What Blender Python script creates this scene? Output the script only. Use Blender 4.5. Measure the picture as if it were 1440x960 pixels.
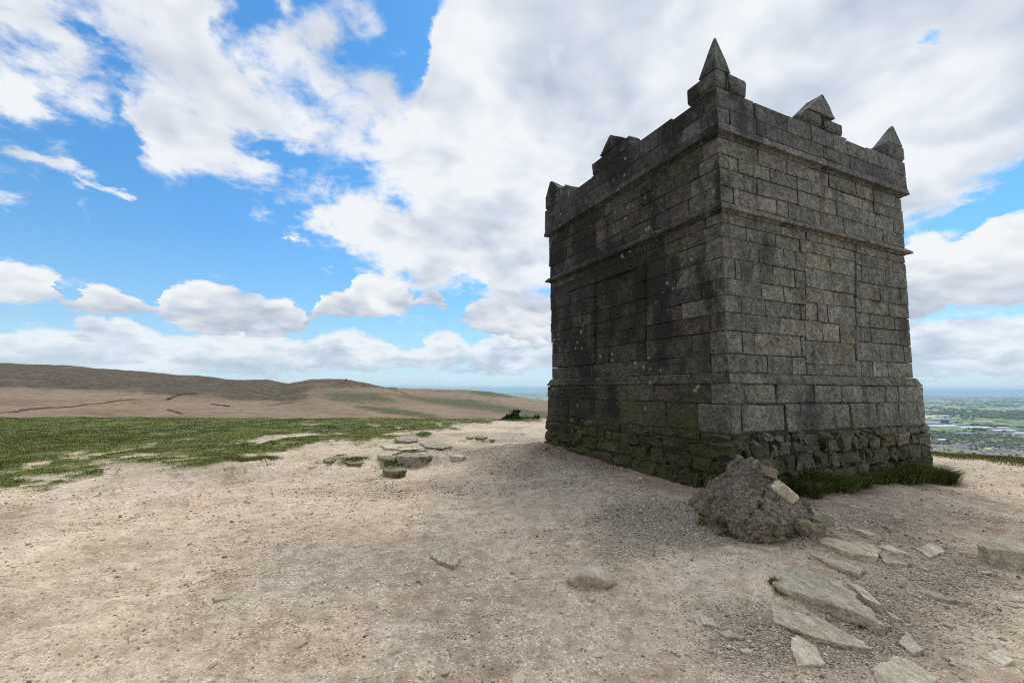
import bpy, math, random
import numpy as np
from mathutils import Matrix, Vector

random.seed(7)
rng = np.random.default_rng(7)
R = math.radians
for o in list(bpy.data.objects):
    bpy.data.objects.remove(o)
scene = bpy.context.scene
C = scene.collection

# ------------------------------------------------------------------ camera
F_PX, PITCH, ROLL, CAMZ = 633.9, 0.1073, 0.0051, 1.6      # solved from the tower's edges (1440 px wide frame)
cam_d = bpy.data.cameras.new('camera')
cam_d.sensor_width = 36.0
cam_d.lens = F_PX / 1440 * 36.0
cam_d.clip_start = 0.05
cam_d.clip_end = 120000
cam = bpy.data.objects.new('camera', cam_d)
C.objects.link(cam)
cam.matrix_world = (Matrix.Translation((0, 0, CAMZ)) @ Matrix.Rotation(math.pi / 2 + PITCH, 4, 'X')
                    @ Matrix.Rotation(ROLL, 4, 'Z'))
scene.camera = cam
M3 = np.array(cam.matrix_world.to_3x3())
CAMP = np.array([0, 0, CAMZ])


def project(P):
    d = (np.asarray(P, float) - CAMP) @ M3
    w = np.where(-d[..., 2] > 1e-4, -d[..., 2], 1e-4)
    return np.stack([720 + F_PX * d[..., 0] / w, 480 - F_PX * d[..., 1] / w], -1)


def ray(px, py):
    v = np.array([(px - 720) / F_PX, (480 - py) / F_PX, -1.0])
    d = M3 @ v
    return d / np.linalg.norm(d)


# ------------------------------------------------------------------ light
SUN_AZ, SUN_EL = R(30), R(57)          # azimuth clockwise from the view direction (+Y)
SUN_STRENGTH, SUN_ANGLE = 1.35, R(30)
SKY_STRENGTH = 0.1
EXPOSURE = 0.86

scene.view_settings.view_transform = 'Standard'
scene.view_settings.look = 'None'
scene.view_settings.gamma = 1
scene.view_settings.use_curve_mapping = False
scene.view_settings.exposure = EXPOSURE
scene.cycles.use_denoising = False
scene.cycles.denoising_prefilter = 'ACCURATE'
scene.cycles.filter_width = 1.1
scene.cycles.max_bounces = 6
scene.cycles.diffuse_bounces = 3
scene.cycles.glossy_bounces = 2
scene.cycles.transmission_bounces = 2
scene.cycles.volume_bounces = 0
scene.cycles.caustics_reflective = False
scene.cycles.caustics_refractive = False

sun_d = bpy.data.lights.new('sun', 'SUN')
sun_d.energy = SUN_STRENGTH
sun_d.angle = SUN_ANGLE
sun_d.color = (1.0, 0.95, 0.87)
sun = bpy.data.objects.new('sun', sun_d)
C.objects.link(sun)
to_sun = Vector((math.sin(SUN_AZ) * math.cos(SUN_EL), math.cos(SUN_AZ) * math.cos(SUN_EL), math.sin(SUN_EL)))
sun.rotation_euler = to_sun.to_track_quat('Z', 'Y').to_euler()
sun.location = (30, 40, 60)


# ---- small expression builder for shader maths
class X:
    tree = None

    def __init__(s, v):
        s.v = v

    @staticmethod
    def put(sock, v):
        v = v.v if isinstance(v, X) else v
        if isinstance(v, (int, float)):
            sock.default_value = v
        else:
            X.tree.links.new(v, sock)

    @staticmethod
    def m(op, a, b=None, c=None, clamp=False):
        n = X.tree.nodes.new('ShaderNodeMath')
        n.operation = op
        n.use_clamp = clamp
        X.put(n.inputs[0], a)
        if b is not None:
            X.put(n.inputs[1], b)
        if c is not None:
            X.put(n.inputs[2], c)
        return X(n.outputs[0])

    def __add__(s, o): return X.m('ADD', s, o)
    __radd__ = __add__
    def __sub__(s, o): return X.m('SUBTRACT', s, o)
    def __rsub__(s, o): return X.m('SUBTRACT', o, s)
    def __mul__(s, o): return X.m('MULTIPLY', s, o)
    __rmul__ = __mul__
    def __truediv__(s, o): return X.m('DIVIDE', s, o)
    def __rtruediv__(s, o): return X.m('DIVIDE', o, s)
    def __neg__(s): return X.m('MULTIPLY', s, -1.0)


def xmax(a, b): return X.m('MAXIMUM', a, b)
def xmin(a, b): return X.m('MINIMUM', a, b)
def xclamp(a): return X.m('ADD', a, 0.0, clamp=True)


def sstep(a, lo, hi):
    n = X.tree.nodes.new('ShaderNodeMapRange')
    n.interpolation_type = 'SMOOTHSTEP'
    X.put(n.inputs[0], a)
    X.put(n.inputs[1], lo)
    X.put(n.inputs[2], hi)
    n.inputs[3].default_value = 0
    n.inputs[4].default_value = 1
    return X(n.outputs[0])


def remap(a, lo, hi, o0, o1):
    n = X.tree.nodes.new('ShaderNodeMapRange')
    X.put(n.inputs[0], a)
    for k, v in zip((1, 2, 3, 4), (lo, hi, o0, o1)):
        X.put(n.inputs[k], v)
    return X(n.outputs[0])


def vec(x, y, z):
    n = X.tree.nodes.new('ShaderNodeCombineXYZ')
    for k, v in enumerate((x, y, z)):
        X.put(n.inputs[k], v)
    return X(n.outputs[0])


def sep(v):
    n = X.tree.nodes.new('ShaderNodeSeparateXYZ')
    X.put(n.inputs[0], v)
    return [X(n.outputs[k]) for k in range(3)]


def vop(op, a, b=None, scale=None):
    n = X.tree.nodes.new('ShaderNodeVectorMath')
    n.operation = op
    for k, v in ((0, a), (1, b)):
        if v is None:
            continue
        if isinstance(v, (tuple, list)):
            n.inputs[k].default_value = v
        else:
            X.put(n.inputs[k], v)
    if scale is not None:
        X.put(n.inputs[3], scale)
    return X(n.outputs[0])


def noise(v, scale, detail=4, rough=0.55, dist=0.0, lac=2.0, color=False):
    n = X.tree.nodes.new('ShaderNodeTexNoise')
    if v is not None:
        X.put(n.inputs['Vector'], v)
    n.inputs['Scale'].default_value = scale
    n.inputs['Detail'].default_value = detail
    n.inputs['Roughness'].default_value = rough
    n.inputs['Distortion'].default_value = dist
    n.inputs['Lacunarity'].default_value = lac
    return X(n.outputs['Color' if color else 'Fac'])


def voro(v, scale, feature='F1', out='Distance', rnd=1.0):
    n = X.tree.nodes.new('ShaderNodeTexVoronoi')
    n.feature = feature
    if v is not None:
        X.put(n.inputs['Vector'], v)
    n.inputs['Scale'].default_value = scale
    n.inputs['Randomness'].default_value = rnd
    return X(n.outputs[out])


def cmix(f, a, b, mode='MIX'):
    n = X.tree.nodes.new('ShaderNodeMix')
    n.data_type = 'RGBA'
    n.blend_type = mode
    X.put(n.inputs[0], f)
    for k, v in ((6, a), (7, b)):
        if isinstance(v, (tuple, list)):
            n.inputs[k].default_value = (*v[:3], 1)
        else:
            X.put(n.inputs[k], v)
    return X(n.outputs[2])


def ramp(f, stops):
    n = X.tree.nodes.new('ShaderNodeValToRGB')
    e = n.color_ramp.elements
    while len(e) < len(stops):
        e.new(0.5)
    for k, (p, c) in enumerate(stops):
        e[k].position = p
        e[k].color = (*c, 1)
    X.put(n.inputs[0], f)
    return X(n.outputs[0])


def attr(name, out='Fac', typ='GEOMETRY'):
    n = X.tree.nodes.new('ShaderNodeAttribute')
    n.attribute_name = name
    n.attribute_type = typ
    return X(n.outputs[out])


def cscale(c, f):
    n = X.tree.nodes.new('ShaderNodeVectorMath')
    n.operation = 'SCALE'
    if isinstance(c, (tuple, list)):
        n.inputs[0].default_value = c[:3]
    else:
        X.put(n.inputs[0], c)
    X.put(n.inputs[3], f)
    return X(n.outputs[0])


def bump(h, strength, dist, normal=None):
    n = X.tree.nodes.new('ShaderNodeBump')
    n.inputs['Strength'].default_value = strength
    n.inputs['Distance'].default_value = dist
    X.put(n.inputs['Height'], h)
    if normal is not None:
        X.put(n.inputs['Normal'], normal)
    return X(n.outputs[0])


def position():
    return X(X.tree.nodes.new('ShaderNodeNewGeometry').outputs['Position'])


# ------------------------------------------------------------------ world: blue sky with drifting cumulus
world = bpy.data.worlds.new('World')
scene.world = world
world.use_nodes = True
wt = world.node_tree
wt.nodes.clear()
X.tree = wt


def azel(px, py):
    d = ray(px, py)
    return math.atan2(d[0], d[1]), math.asin(d[2])


A_MAX, E_MAX = R(64), R(70)


def skycurve(pts):
    """an outline in the sky: elevation against azimuth"""
    n = wt.nodes.new('ShaderNodeFloatCurve')
    c = n.mapping.curves[0]
    q = []
    for px, py in pts:
        a, e = azel(px, py)
        q.append(((a + A_MAX) / (2 * A_MAX), max(0.0, min(1.0, e / E_MAX))))
    q.sort()
    q = [(0.0, q[0][1])] + q + [(1.0, q[-1][1])]
    while len(c.points) < len(q):
        c.points.new(.5, .5)
    for p, v in zip(c.points, q):
        p.location = v
        p.handle_type = 'AUTO'
    n.mapping.update()
    return n


def usecurve(n, t):
    X.put(n.inputs['Value'], t)
    return X(n.outputs[0]) * E_MAX


TOP = -420
# the large broken sheet: its lower edge and, where blue shows above it, its upper edge
SHEET_LO = [(-120, 20), (0, 62), (45, 84), (100, 108), (140, 122), (172, 150), (190, 215), (230, 246), (290, 262), (345, 268), (385, 276), (425, 312), (470, 350), (530, 396), (590, 420), (660, 408),
            (700, 430), (770, 440), (900, 420), (1150, 330), (1240, 300), (1275, 320), (1300, 292), (1340, 288), (1400, 268), (1450, 262), (1540, 240)]
SHEET_UP = [(-120, TOP), (270, TOP), (296, -60), (315, 30), (342, 62), (375, 54), (400, 44), (440, 58), (470, 62), (500, 84), (540, 96), (562, 128), (585, 120), (598, 70), (608, 0), (640, -120), (720, TOP), (1540, TOP)]
PUFF_LO = [(-120, 425), (0, 425), (60, 424), (82, 420), (100, 428), (150, 437), (215, 440), (235, 452), (260, 463), (330, 470), (415, 469), (432, 455), (445, 440), (470, 438), (500, 443), (560, 440), (582, 432), (590, 430), (620, 432), (640, 440),
           (655, 452), (700, 470), (770, 478), (1000, 470), (1230, 455), (1280, 450), (1330, 436), (1400, 430), (1460, 434), (1540, 440)]
PUFF_UP = [(-120, 380), (-30, 372), (20, 370), (50, 382), (75, 396), (86, 424), (102, 422), (120, 409), (160, 407), (185, 420), (200, 428), (225, 428), (232, 412), (255, 402), (310, 404), (350, 415), (405, 424), (425, 440), (436, 452), (440, 436), (452, 417), (485, 412), (500, 394), (545, 390), (575, 406), (584, 430), (588, 420), (600, 406), (614, 410), (624, 430), (645, 444), (658, 436), (700, 420), (770, 420), (1000, 430), (1230, 400), (1262, 360), (1285, 338), (1320, 328), (1345, 340), (1380, 318), (1420, 302), (1460, 298), (1540, 310)]
BANK_LO = [(-120, 512), (100, 520), (260, 522), (380, 524), (500, 516), (640, 516), (770, 520), (1200, 522), (1440, 528), (1540, 528)]
BANK_UP = [(-120, 470), (0, 468), (50, 464), (90, 470), (108, 448), (130, 444), (150, 456), (160, 446), (180, 448), (200, 466), (240, 478), (268, 476), (285, 466), (330, 466), (380, 474), (430, 482), (450, 476), (500, 470), (540, 482), (580, 494),
           (610, 476), (640, 474), (665, 486), (700, 470), (770, 462), (1000, 470), (1230, 462), (1320, 448), (1400, 440), (1540, 446)]
# shreds of cloud (+) and small gaps (-): x, y, half width, half height, amount
SHREDS = [(75, 232, 44, 9, .62), (130, 258, 40, 8, .55), (170, 276, 24, 9, .75), (14, 128, 30, 24, .70), (48, 160, 22, 12, .45), (520, 14, 34, 30, .60), (402, 4, 18, 20, .62), (411, 338, 9, 7, .8), (105, 286, 16, 14, .5), (8, 290, 26, 9, .35), (552, 66, 18, 20, .6),
          (135, 46, 34, 18, -.55), (350, 200, 46, 16, -.5), (405, 218, 40, 14, -.45), (505, 252, 50, 30, -.5), (565, 288, 46, 20, -.5), (782, 70, 13, 15, -.95), (1312, 62, 30, 18, -.55), (540, 160, 40, 24, -.3), (165, 95, 30, 20, -.35), (190, 140, 26, 30, -.35)]
tc = wt.nodes.new('ShaderNodeTexCoord')
D = X(tc.outputs['Generated'])
dx, dy, dz = sep(D)
AZ = X.m('ARCTAN2', dx, dy)
EL = X.m('ARCSINE', dz)
inv = 1.0 / (xmax(dz, -0.02) * 1.4 + 0.55)
P = vec(dx * inv, dy * inv, dz * inv * 1.5)
warp = noise(P, 4.0, 3, .55, color=True)
PW = vop('ADD', P, vop('SCALE', vop('SUBTRACT', warp, (.5, .5, .5)), scale=0.10))
n_big = noise(PW, 6.0, 11, .64)
n_fine = noise(PW, 26.0, 7, .62)
LS = 5.0
n_lo = noise(PW, LS, 3.5, .5)
n_up = noise(vop('ADD', PW, (0.020, 0.004, 0.045)), LS, 3.5, .5)
billow = 1 - X.m('ABSOLUTE', noise(PW, 10.0, 6, .55) * 2 - 1) * 2.0
n_wide = noise(P, 2.0, 2, .5)
jit = noise(P, 9.0, 6, .60, color=True)
jx, jy, _ = sep(vop('SUBTRACT', jit, (.5, .5, .5)))
# high sheet: edges wander widely; low puffs: tight cauliflower edges
aj = jx * .16
ts = (AZ + aj + A_MAX) * (1 / (2 * A_MAX))
tl = (AZ + jx * .05 + (n_fine - .5) * .05 + A_MAX) * (1 / (2 * A_MAX))
els = EL + jy * .14
ell = EL + jy * .026 + (n_fine - .5) * .022


def layer(lo, up, t, e, w_lo, w_up, cap=1.2):
    l, u = usecurve(skycurve(lo), t), usecurve(skycurve(up), t)
    f = xmin((e - l) * (1 / w_lo), (u - e) * (1 / w_up))
    return xmin(xmax(f, -1.6), cap), (e - l) / xmax(u - l, .02)


f_sheet, v_s = layer(SHEET_LO, SHEET_UP, ts, els, .085, .085, remap(AZ, R(-26), R(4), .60, 1.15))
f_puff, v_p = layer(PUFF_LO, PUFF_UP, tl, ell, .020, .026)
f_bank, v_b = layer(BANK_LO, BANK_UP, tl, ell, .03, .024)
shred = X(0.0)
AE = vec(AZ + jx * .14 + (n_fine - .5) * .05, EL + jy * .10 + (n_fine - .5) * .04, 0.0)
for (bx, by, rx, ry, amp) in SHREDS:
    a0, e0 = azel(bx, by)
    sa = abs(azel(bx + rx, by)[0] - azel(bx - rx, by)[0]) / 2
    se = abs(azel(bx, by + ry)[1] - azel(bx, by - ry)[1]) / 2
    w = vop('MULTIPLY', vop('SUBTRACT', AE, (a0, e0, 0)), (1 / sa, 1 / se, 0))
    nq = X.tree.nodes.new('ShaderNodeVectorMath')
    nq.operation = 'DOT_PRODUCT'
    X.put(nq.inputs[0], w)
    X.put(nq.inputs[1], w)
    g = X.m('POWER', .42, X(nq.outputs['Value']))
    shred = X.m('MULTIPLY_ADD', g, amp * 1.25, shred)
n_hi = (n_big - .5)
d_sheet = xmax(f_sheet, -.55) + shred + n_hi * 3.7 + billow * .16
d_puff = f_puff + n_hi * 1.3 + billow * .45 + (n_fine - .5) * .8
d_bank = f_bank + n_hi * 2.6 + billow * .5 + (n_fine - .5) * .7
# outside the part of the sky read from the photograph broken cloud goes on, unseen and made denser for less blue light
outside = xmax(sstep(X.m('ABSOLUTE', AZ), R(50), R(60)), sstep(EL, R(44), R(54)))
d_out = 0.62 + (n_wide - 0.5) * 3.0 + n_hi * 2.0
d_sheet = d_sheet * (1 - outside) + d_out * outside
a_sheet = sstep(d_sheet, -.12, .62)
a_puff = sstep(d_puff, .05, .40)
a_bank = sstep(d_bank, -.1, .6)
relief = (n_lo - n_up)
thick = sstep(d_sheet, .3, 1.5)
lit_s = xclamp(.86 + relief * 2.2 - thick * .20 + (n_wide - .5) * .9 + billow * .06)
lit_p = xclamp(.42 + relief * 2.4 + n_hi * .5 + xmax(xmin(v_p, 1.1), -.2) * .46 + billow * .10)
lit_b = xclamp(.26 + relief * 3.2 + xmax(xmin(v_b, 1.1), -.2) * .62 + billow * .22 + n_hi * .8)
CR = [(0.0, (.38, .45, .56)), (.40, (.50, .565, .665)), (.70, (.69, .73, .80)), (1.0, (.88, .90, .92))]
CLOUD_GAIN = 0.575
sky = wt.nodes.new('ShaderNodeTexSky')
sky.sky_type = 'NISHITA'
sky.sun_disc = False
sky.sun_elevation = SUN_EL
sky.sun_rotation = SUN_AZ
sky.altitude = 360
sky.air_density = 1.0
sky.dust_density = 0.6
sky.ozone_density = 2.0
SKY_TINT = (0.37, 0.83, 1.07)
skyc = cmix(1.0, X(sky.outputs[0]), SKY_TINT, 'MULTIPLY')
skyc = cscale(skyc, 1 - X.m('EXPONENT', xmax(EL, 0.0) * -4.0) * .42)
hz = X.m('EXPONENT', xmax(EL, 0.0) * -9.0)


def sk(c): return tuple(v / SKY_STRENGTH for v in c)


skyc = cmix(hz * .92, skyc, sk((.455, .535, .60)))
hz2 = X.m('EXPONENT', xmax(EL, 0.0) * -18.0)
final = cmix(a_bank * .92, skyc, cmix(hz2 * .55, cscale(ramp(lit_b, CR), CLOUD_GAIN / SKY_STRENGTH), sk((.46, .535, .605))))
final = cmix(a_puff, final, cscale(ramp(lit_p, CR), CLOUD_GAIN / SKY_STRENGTH))
final = cmix(a_sheet * .97, final, cscale(ramp(lit_s, CR), CLOUD_GAIN / SKY_STRENGTH))
bg = wt.nodes.new('ShaderNodeBackground')
bg.inputs['Strength'].default_value = SKY_STRENGTH
X.put(bg.inputs['Color'], final)
wo = wt.nodes.new('ShaderNodeOutputWorld')
wt.links.new(bg.outputs[0], wo.inputs['Surface'])
world.cycles.sampling_method = 'MANUAL'
world.cycles.sample_map_resolution = 512


# ------------------------------------------------------------------ object helpers
def tag(o, label=None, cat=None, group=None, kind=None):
    if label: o['label'] = label
    if cat: o['category'] = cat
    if group: o['group'] = group
    if kind: o['kind'] = kind
    return o


def mesh_obj(name, verts, faces, mat, parent=None, smooth=False, center=False):
    verts = np.asarray(verts, float)
    loc = np.zeros(3)
    if center:
        loc = (verts.min(0) + verts.max(0)) / 2
        if center == 'base':
            loc[2] = verts[:, 2].min()
        verts = verts - loc
    me = bpy.data.meshes.new(name)
    me.from_pydata(verts.tolist(), [], [tuple(int(i) for i in f) for f in faces])
    me.update()
    if smooth:
        me.polygons.foreach_set('use_smooth', [True] * len(me.polygons))
    me.materials.append(mat)
    o = bpy.data.objects.new(name, me)
    C.objects.link(o)
    o.location = loc
    if parent:
        o.parent = parent
    return o


def mesh_np(name, V, Fc, mat, nper, smooth=False, pts=None):
    """big meshes: V (n,3), Fc (m,nper)"""
    me = bpy.data.meshes.new(name)
    me.vertices.add(len(V))
    me.vertices.foreach_set('co', np.ascontiguousarray(V, dtype=np.float32).ravel())
    me.loops.add(Fc.size)
    me.loops.foreach_set('vertex_index', np.ascontiguousarray(Fc, dtype=np.int32).ravel())
    me.polygons.add(len(Fc))
    me.polygons.foreach_set('loop_start', np.arange(0, Fc.size, nper, dtype=np.int32))
    me.polygons.foreach_set('loop_total', np.full(len(Fc), nper, dtype=np.int32))
    if smooth:
        me.polygons.foreach_set('use_smooth', np.ones(len(Fc), dtype=bool))
    me.update(calc_edges=True)
    me.validate()
    for k, v in (pts or {}).items():
        v = np.asarray(v, dtype=np.float32)
        if v.ndim == 1:
            a = me.attributes.new(k, 'FLOAT', 'POINT')
            a.data.foreach_set('value', v)
        else:
            a = me.attributes.new(k, 'FLOAT_COLOR', 'POINT')
            if v.shape[1] == 3:
                v = np.concatenate([v, np.ones((len(v), 1), np.float32)], 1)
            a.data.foreach_set('color', v.ravel())
    me.materials.append(mat)
    o = bpy.data.objects.new(name, me)
    C.objects.link(o)
    return o


def new_mat(name, rough=0.9, spec=0.25):
    m = bpy.data.materials.new(name)
    m.use_nodes = True
    X.tree = m.node_tree
    b = m.node_tree.nodes['Principled BSDF']
    b.inputs['Roughness'].default_value = rough
    b.inputs['Specular IOR Level'].default_value = spec
    return m, b


# ------------------------------------------------------------------ numpy noise
def _hash(ix, iy, seed):
    h = (ix.astype(np.int64) * 374761393 + iy.astype(np.int64) * 668265263 + seed * 1442695041) & 0xFFFFFFFF
    h = ((h ^ (h >> 13)) * 1274126177) & 0xFFFFFFFF
    h = (h ^ (h >> 16)) & 0xFFFFFFFF
    return h / 4294967295.0


def vnoise(x, y, seed=0):
    ix, iy = np.floor(x), np.floor(y)
    fx, fy = x - ix, y - iy
    fx, fy = fx * fx * fx * (fx * (fx * 6 - 15) + 10), fy * fy * fy * (fy * (fy * 6 - 15) + 10)
    a = _hash(ix, iy, seed); b = _hash(ix + 1, iy, seed)
    c = _hash(ix, iy + 1, seed); d = _hash(ix + 1, iy + 1, seed)
    return (a * (1 - fx) + b * fx) * (1 - fy) + (c * (1 - fx) + d * fx) * fy - .5


def fbm(x, y, octv=4, seed=0, gain=.5):
    s, a, t = 0, 1, 0
    x, y = np.asarray(x, float), np.asarray(y, float)
    for k in range(octv):
        s = s + a * vnoise(x * 2 ** k + 17.3 * k, y * 2 ** k - 9.1 * k, seed + k)
        t += a
        a *= gain
    return s / t * 1.6


def ss(x, a, b):
    t = np.clip((x - a) / (b - a), 0, 1)
    return t * t * (3 - 2 * t)


# ------------------------------------------------------------------ terrain shape
YAW = 0.438
TC = np.array([4.071, 9.253])                  # centre of the tower
cyw, syw = math.cos(YAW), math.sin(YAW)


def t2w(p):
    """tower frame -> world"""
    p = np.asarray(p, float)
    return np.stack([TC[0] + p[..., 0] * cyw - p[..., 1] * syw, TC[1] + p[..., 0] * syw + p[..., 1] * cyw, p[..., 2]], -1)


def w2t(x, y):
    ax, ay = x - TC[0], y - TC[1]
    return ax * cyw + ay * syw, -ax * syw + ay * cyw


# far relief: for a bearing (image column) the height met at given distances, read off the picture's layers
def zline(xpx, r, y):
    th = math.atan((xpx - 720) / F_PX)
    return CAMZ + (548.3 - y) / F_PX * r * math.cos(th)


LEFT = [(60, -5.5), (150, -14)]
COLS = {}
for xpx, lst in {
    -60: [(350, 592), (700, 572), (1000, 550), (1700, 511)],
    0: [(350, 592), (700, 571), (1000, 549), (1650, 513)],
    100: [(350, 592), (700, 571), (1000, 549), (1600, 517)],
    200: [(350, 592), (700, 571), (1000, 549), (1500, 522)],
    300: [(350, 592), (700, 571), (1000, 549), (1400, 530)],
    380: [(350, 592), (700, 571), (900, 555), (1200, 533.5)],
    440: [(350, 591), (600, 574), (800, 555), (1000, 531)],
    490: [(350, 591), (600, 575), (800, 556), (1000, 533)],
    525: [(350, 591), (600, 576), (800, 559), (1000, 540)],
    550: [(350, 591), (600, 577), (800, 562), (1000, 546), (1800, 546.5)],
    600: [(350, 591), (600, 579), (1000, 562), (1800, 546)],
    660: [(350, 592), (600, 582), (1000, 567), (1800, 547)],
    690: [(350, 593), (600, 584), (1000, 569), (1800, 550)],
    720: [(350, 594), (600, 585), (1000, 571), (1800, 556)],
    770: [(350, 596), (600, 590), (1000, 577), (1800, 563)],
    820: [(350, 606), (600, 600), (1000, 590), (1800, 578)],
}.items():
    th = math.atan((xpx - 720) / F_PX)
    k = LEFT + [(r, zline(xpx, r, y)) for r, y in lst]
    rl = lst[-1][0]
    k += [(rl * 1.35, k[-1][1] - 0.045 * rl), (max(5000, rl * 2.5), -250), (60000, -250)]
    COLS[math.degrees(th)] = k
RIGHT = [(30, -3.6), (60, -13), (150, -38), (350, -95), (700, -185), (1500, -246), (2500, -250), (60000, -250)]
for a in (22, 30, 45, 60, 90, 130, 180, -180, -150):
    COLS[a] = RIGHT
COLS[-100] = COLS[-70] = COLS[min(k for k, v in COLS.items() if -60 < k < -45)]
TH = np.arange(-180, 180.01, 0.5)
LR = np.linspace(math.log(8), math.log(60000), 420)
keys = sorted(COLS)


def brow(th_deg):
    a = np.clip(np.abs(th_deg), 0, 66)
    left = 25.4 / np.cos(np.radians(a))
    t = ss(th_deg, 3, 36)
    right = 16.4 + 0 * th_deg
    b = left * (1 - t) + right * t
    return np.where(th_deg > 100, 18, b)


grid = np.zeros((len(TH), len(LR)))
colz = {}
for kk in keys:
    kn = [(math.log(r), z) for r, z in COLS[kk]]
    rb = float(brow(np.array([kk]))[0])
    pts = [(math.log(rb), 0.0)] + [p for p in kn if p[0] > math.log(rb) + .15]
    z = np.interp(LR, [p[0] for p in pts], [p[1] for p in pts])
    colz[kk] = z
arr = np.array([colz[k] for k in keys])
for j in range(len(LR)):
    grid[:, j] = np.interp(TH, keys, arr[:, j])
kern = np.exp(-np.linspace(-2, 2, 9) ** 2); kern /= kern.sum()
pad = np.pad(grid, ((0, 0), (4, 4)), mode='edge')
grid = sum(pad[:, k:k + len(LR)] * kern[k] for k in range(9))
kern = np.exp(-np.linspace(-1.6, 1.6, 5) ** 2); kern /= kern.sum()
pad = np.pad(grid, ((2, 2), (0, 0)), mode='edge')
grid = sum(pad[k:k + len(TH)] * kern[k] for k in range(5))


def far_h(x, y):
    r = np.hypot(x, y)
    th = np.degrees(np.arctan2(x, y))
    fi = (th + 180) / 0.5
    fj = (np.log(np.maximum(r, 8.01)) - LR[0]) / (LR[1] - LR[0])
    i = np.clip(np.floor(fi).astype(int), 0, len(TH) - 2); j = np.clip(np.floor(fj).astype(int), 0, len(LR) - 2)
    u = np.clip(fi - i, 0, 1); v = np.clip(fj - j, 0, 1)
    return (grid[i, j] * (1 - u) + grid[i + 1, j] * u) * (1 - v) + (grid[i, j + 1] * (1 - u) + grid[i + 1, j + 1] * u) * v


def ground_px(x, y):
    return project(np.stack([x, y, np.zeros_like(x)], -1))


TURF_X = [-400, 0, 100, 200, 300, 360, 390, 430, 500, 560, 610, 650, 700, 760, 800]
TURF_LO = [720, 694, 684, 674, 662, 652, 640, 632, 640, 632, 618, 602, 594, 591, 580]
TURF_HI = [660, 648, 640, 628, 618, 612, 606, 603, 602, 600, 597, 592, 589, 588, 575]


def masks(x, y):
    """what covers the ground at a place (turf, grey gravel), 0..1"""
    x, y = np.asarray(x, float), np.asarray(y, float)
    r = np.hypot(x, y)
    p = ground_px(x, y)
    ok = (y > 2) & (r < 60)
    lo = np.interp(p[..., 0], TURF_X, TURF_LO); hi = np.interp(p[..., 0], TURF_X, TURF_HI)
    t = np.clip((lo - p[..., 1]) / (lo - hi), -.5, 1.6)
    n = fbm(x / 1.3, y / 2.0, 5, 3, .62) + fbm(x / .3, y / .4, 3, 13, .6) * .35
    turf = ss(t + n * 1.7, -.15, .85) * (t > -.6) * (p[..., 0] < 790)
    for (gx, gy, wx, wy, a) in ((545, 616, 40, 7, .75), (598, 612, 16, 5, .9), (560, 636, 30, 6, .55), (505, 640, 36, 6, .6), (575, 648, 30, 4, .7), (470, 640, 26, 5, .5), (620, 600, 40, 4, .5)):
        turf = np.maximum(turf, ss(a * np.exp(-((p[..., 0] - gx) / wx) ** 2 - ((p[..., 1] - gy) / wy) ** 2) + n * .9, .25, .75))
    turf = np.where(ok & (x < 2.5), turf, 0)
    # strip of turf along the brow on the right of the tower
    th = np.degrees(np.arctan2(x, y))
    rb = brow(th)
    strip = ss(r + fbm(x / .9, y / .9, 3, 8) * .8, rb - 1.3, rb - .5) * (th > 14)
    turf = np.maximum(turf, np.where(r < 60, strip, 0))
    turf = np.where((y < -4) & (r < 80), ss(fbm(x / 4, y / 4, 4, 5), -.1, .2), turf)
    g = np.zeros_like(x)
    for (gx, gy, wx, wy, a) in ((690, 640, 110, 28, .75), (800, 668, 110, 26, .75), (900, 735, 120, 22, .6), (1080, 768, 120, 22, 1.0), (1330, 830, 160, 90, .85),
                                (1000, 930, 180, 60, .7), (900, 780, 110, 40, .6), (1180, 900, 130, 60, .8), (560, 700, 200, 40, .35), (300, 900, 260, 60, .25)):
        g = g + a * np.exp(-((p[..., 0] - gx) / wx) ** 2 - ((p[..., 1] - gy) / wy) ** 2)
    g = np.where(ok, g, .3)
    gravel = np.clip(g - .08 + fbm(x / .8, y / .8, 5, 21, .6) * .85, 0, 1)
    return turf, gravel


LEDGE = [(-4.45, 6.5), (-4.7, 7.15), (-5.0, 8.4), (-5.35, 10.2)]


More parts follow.
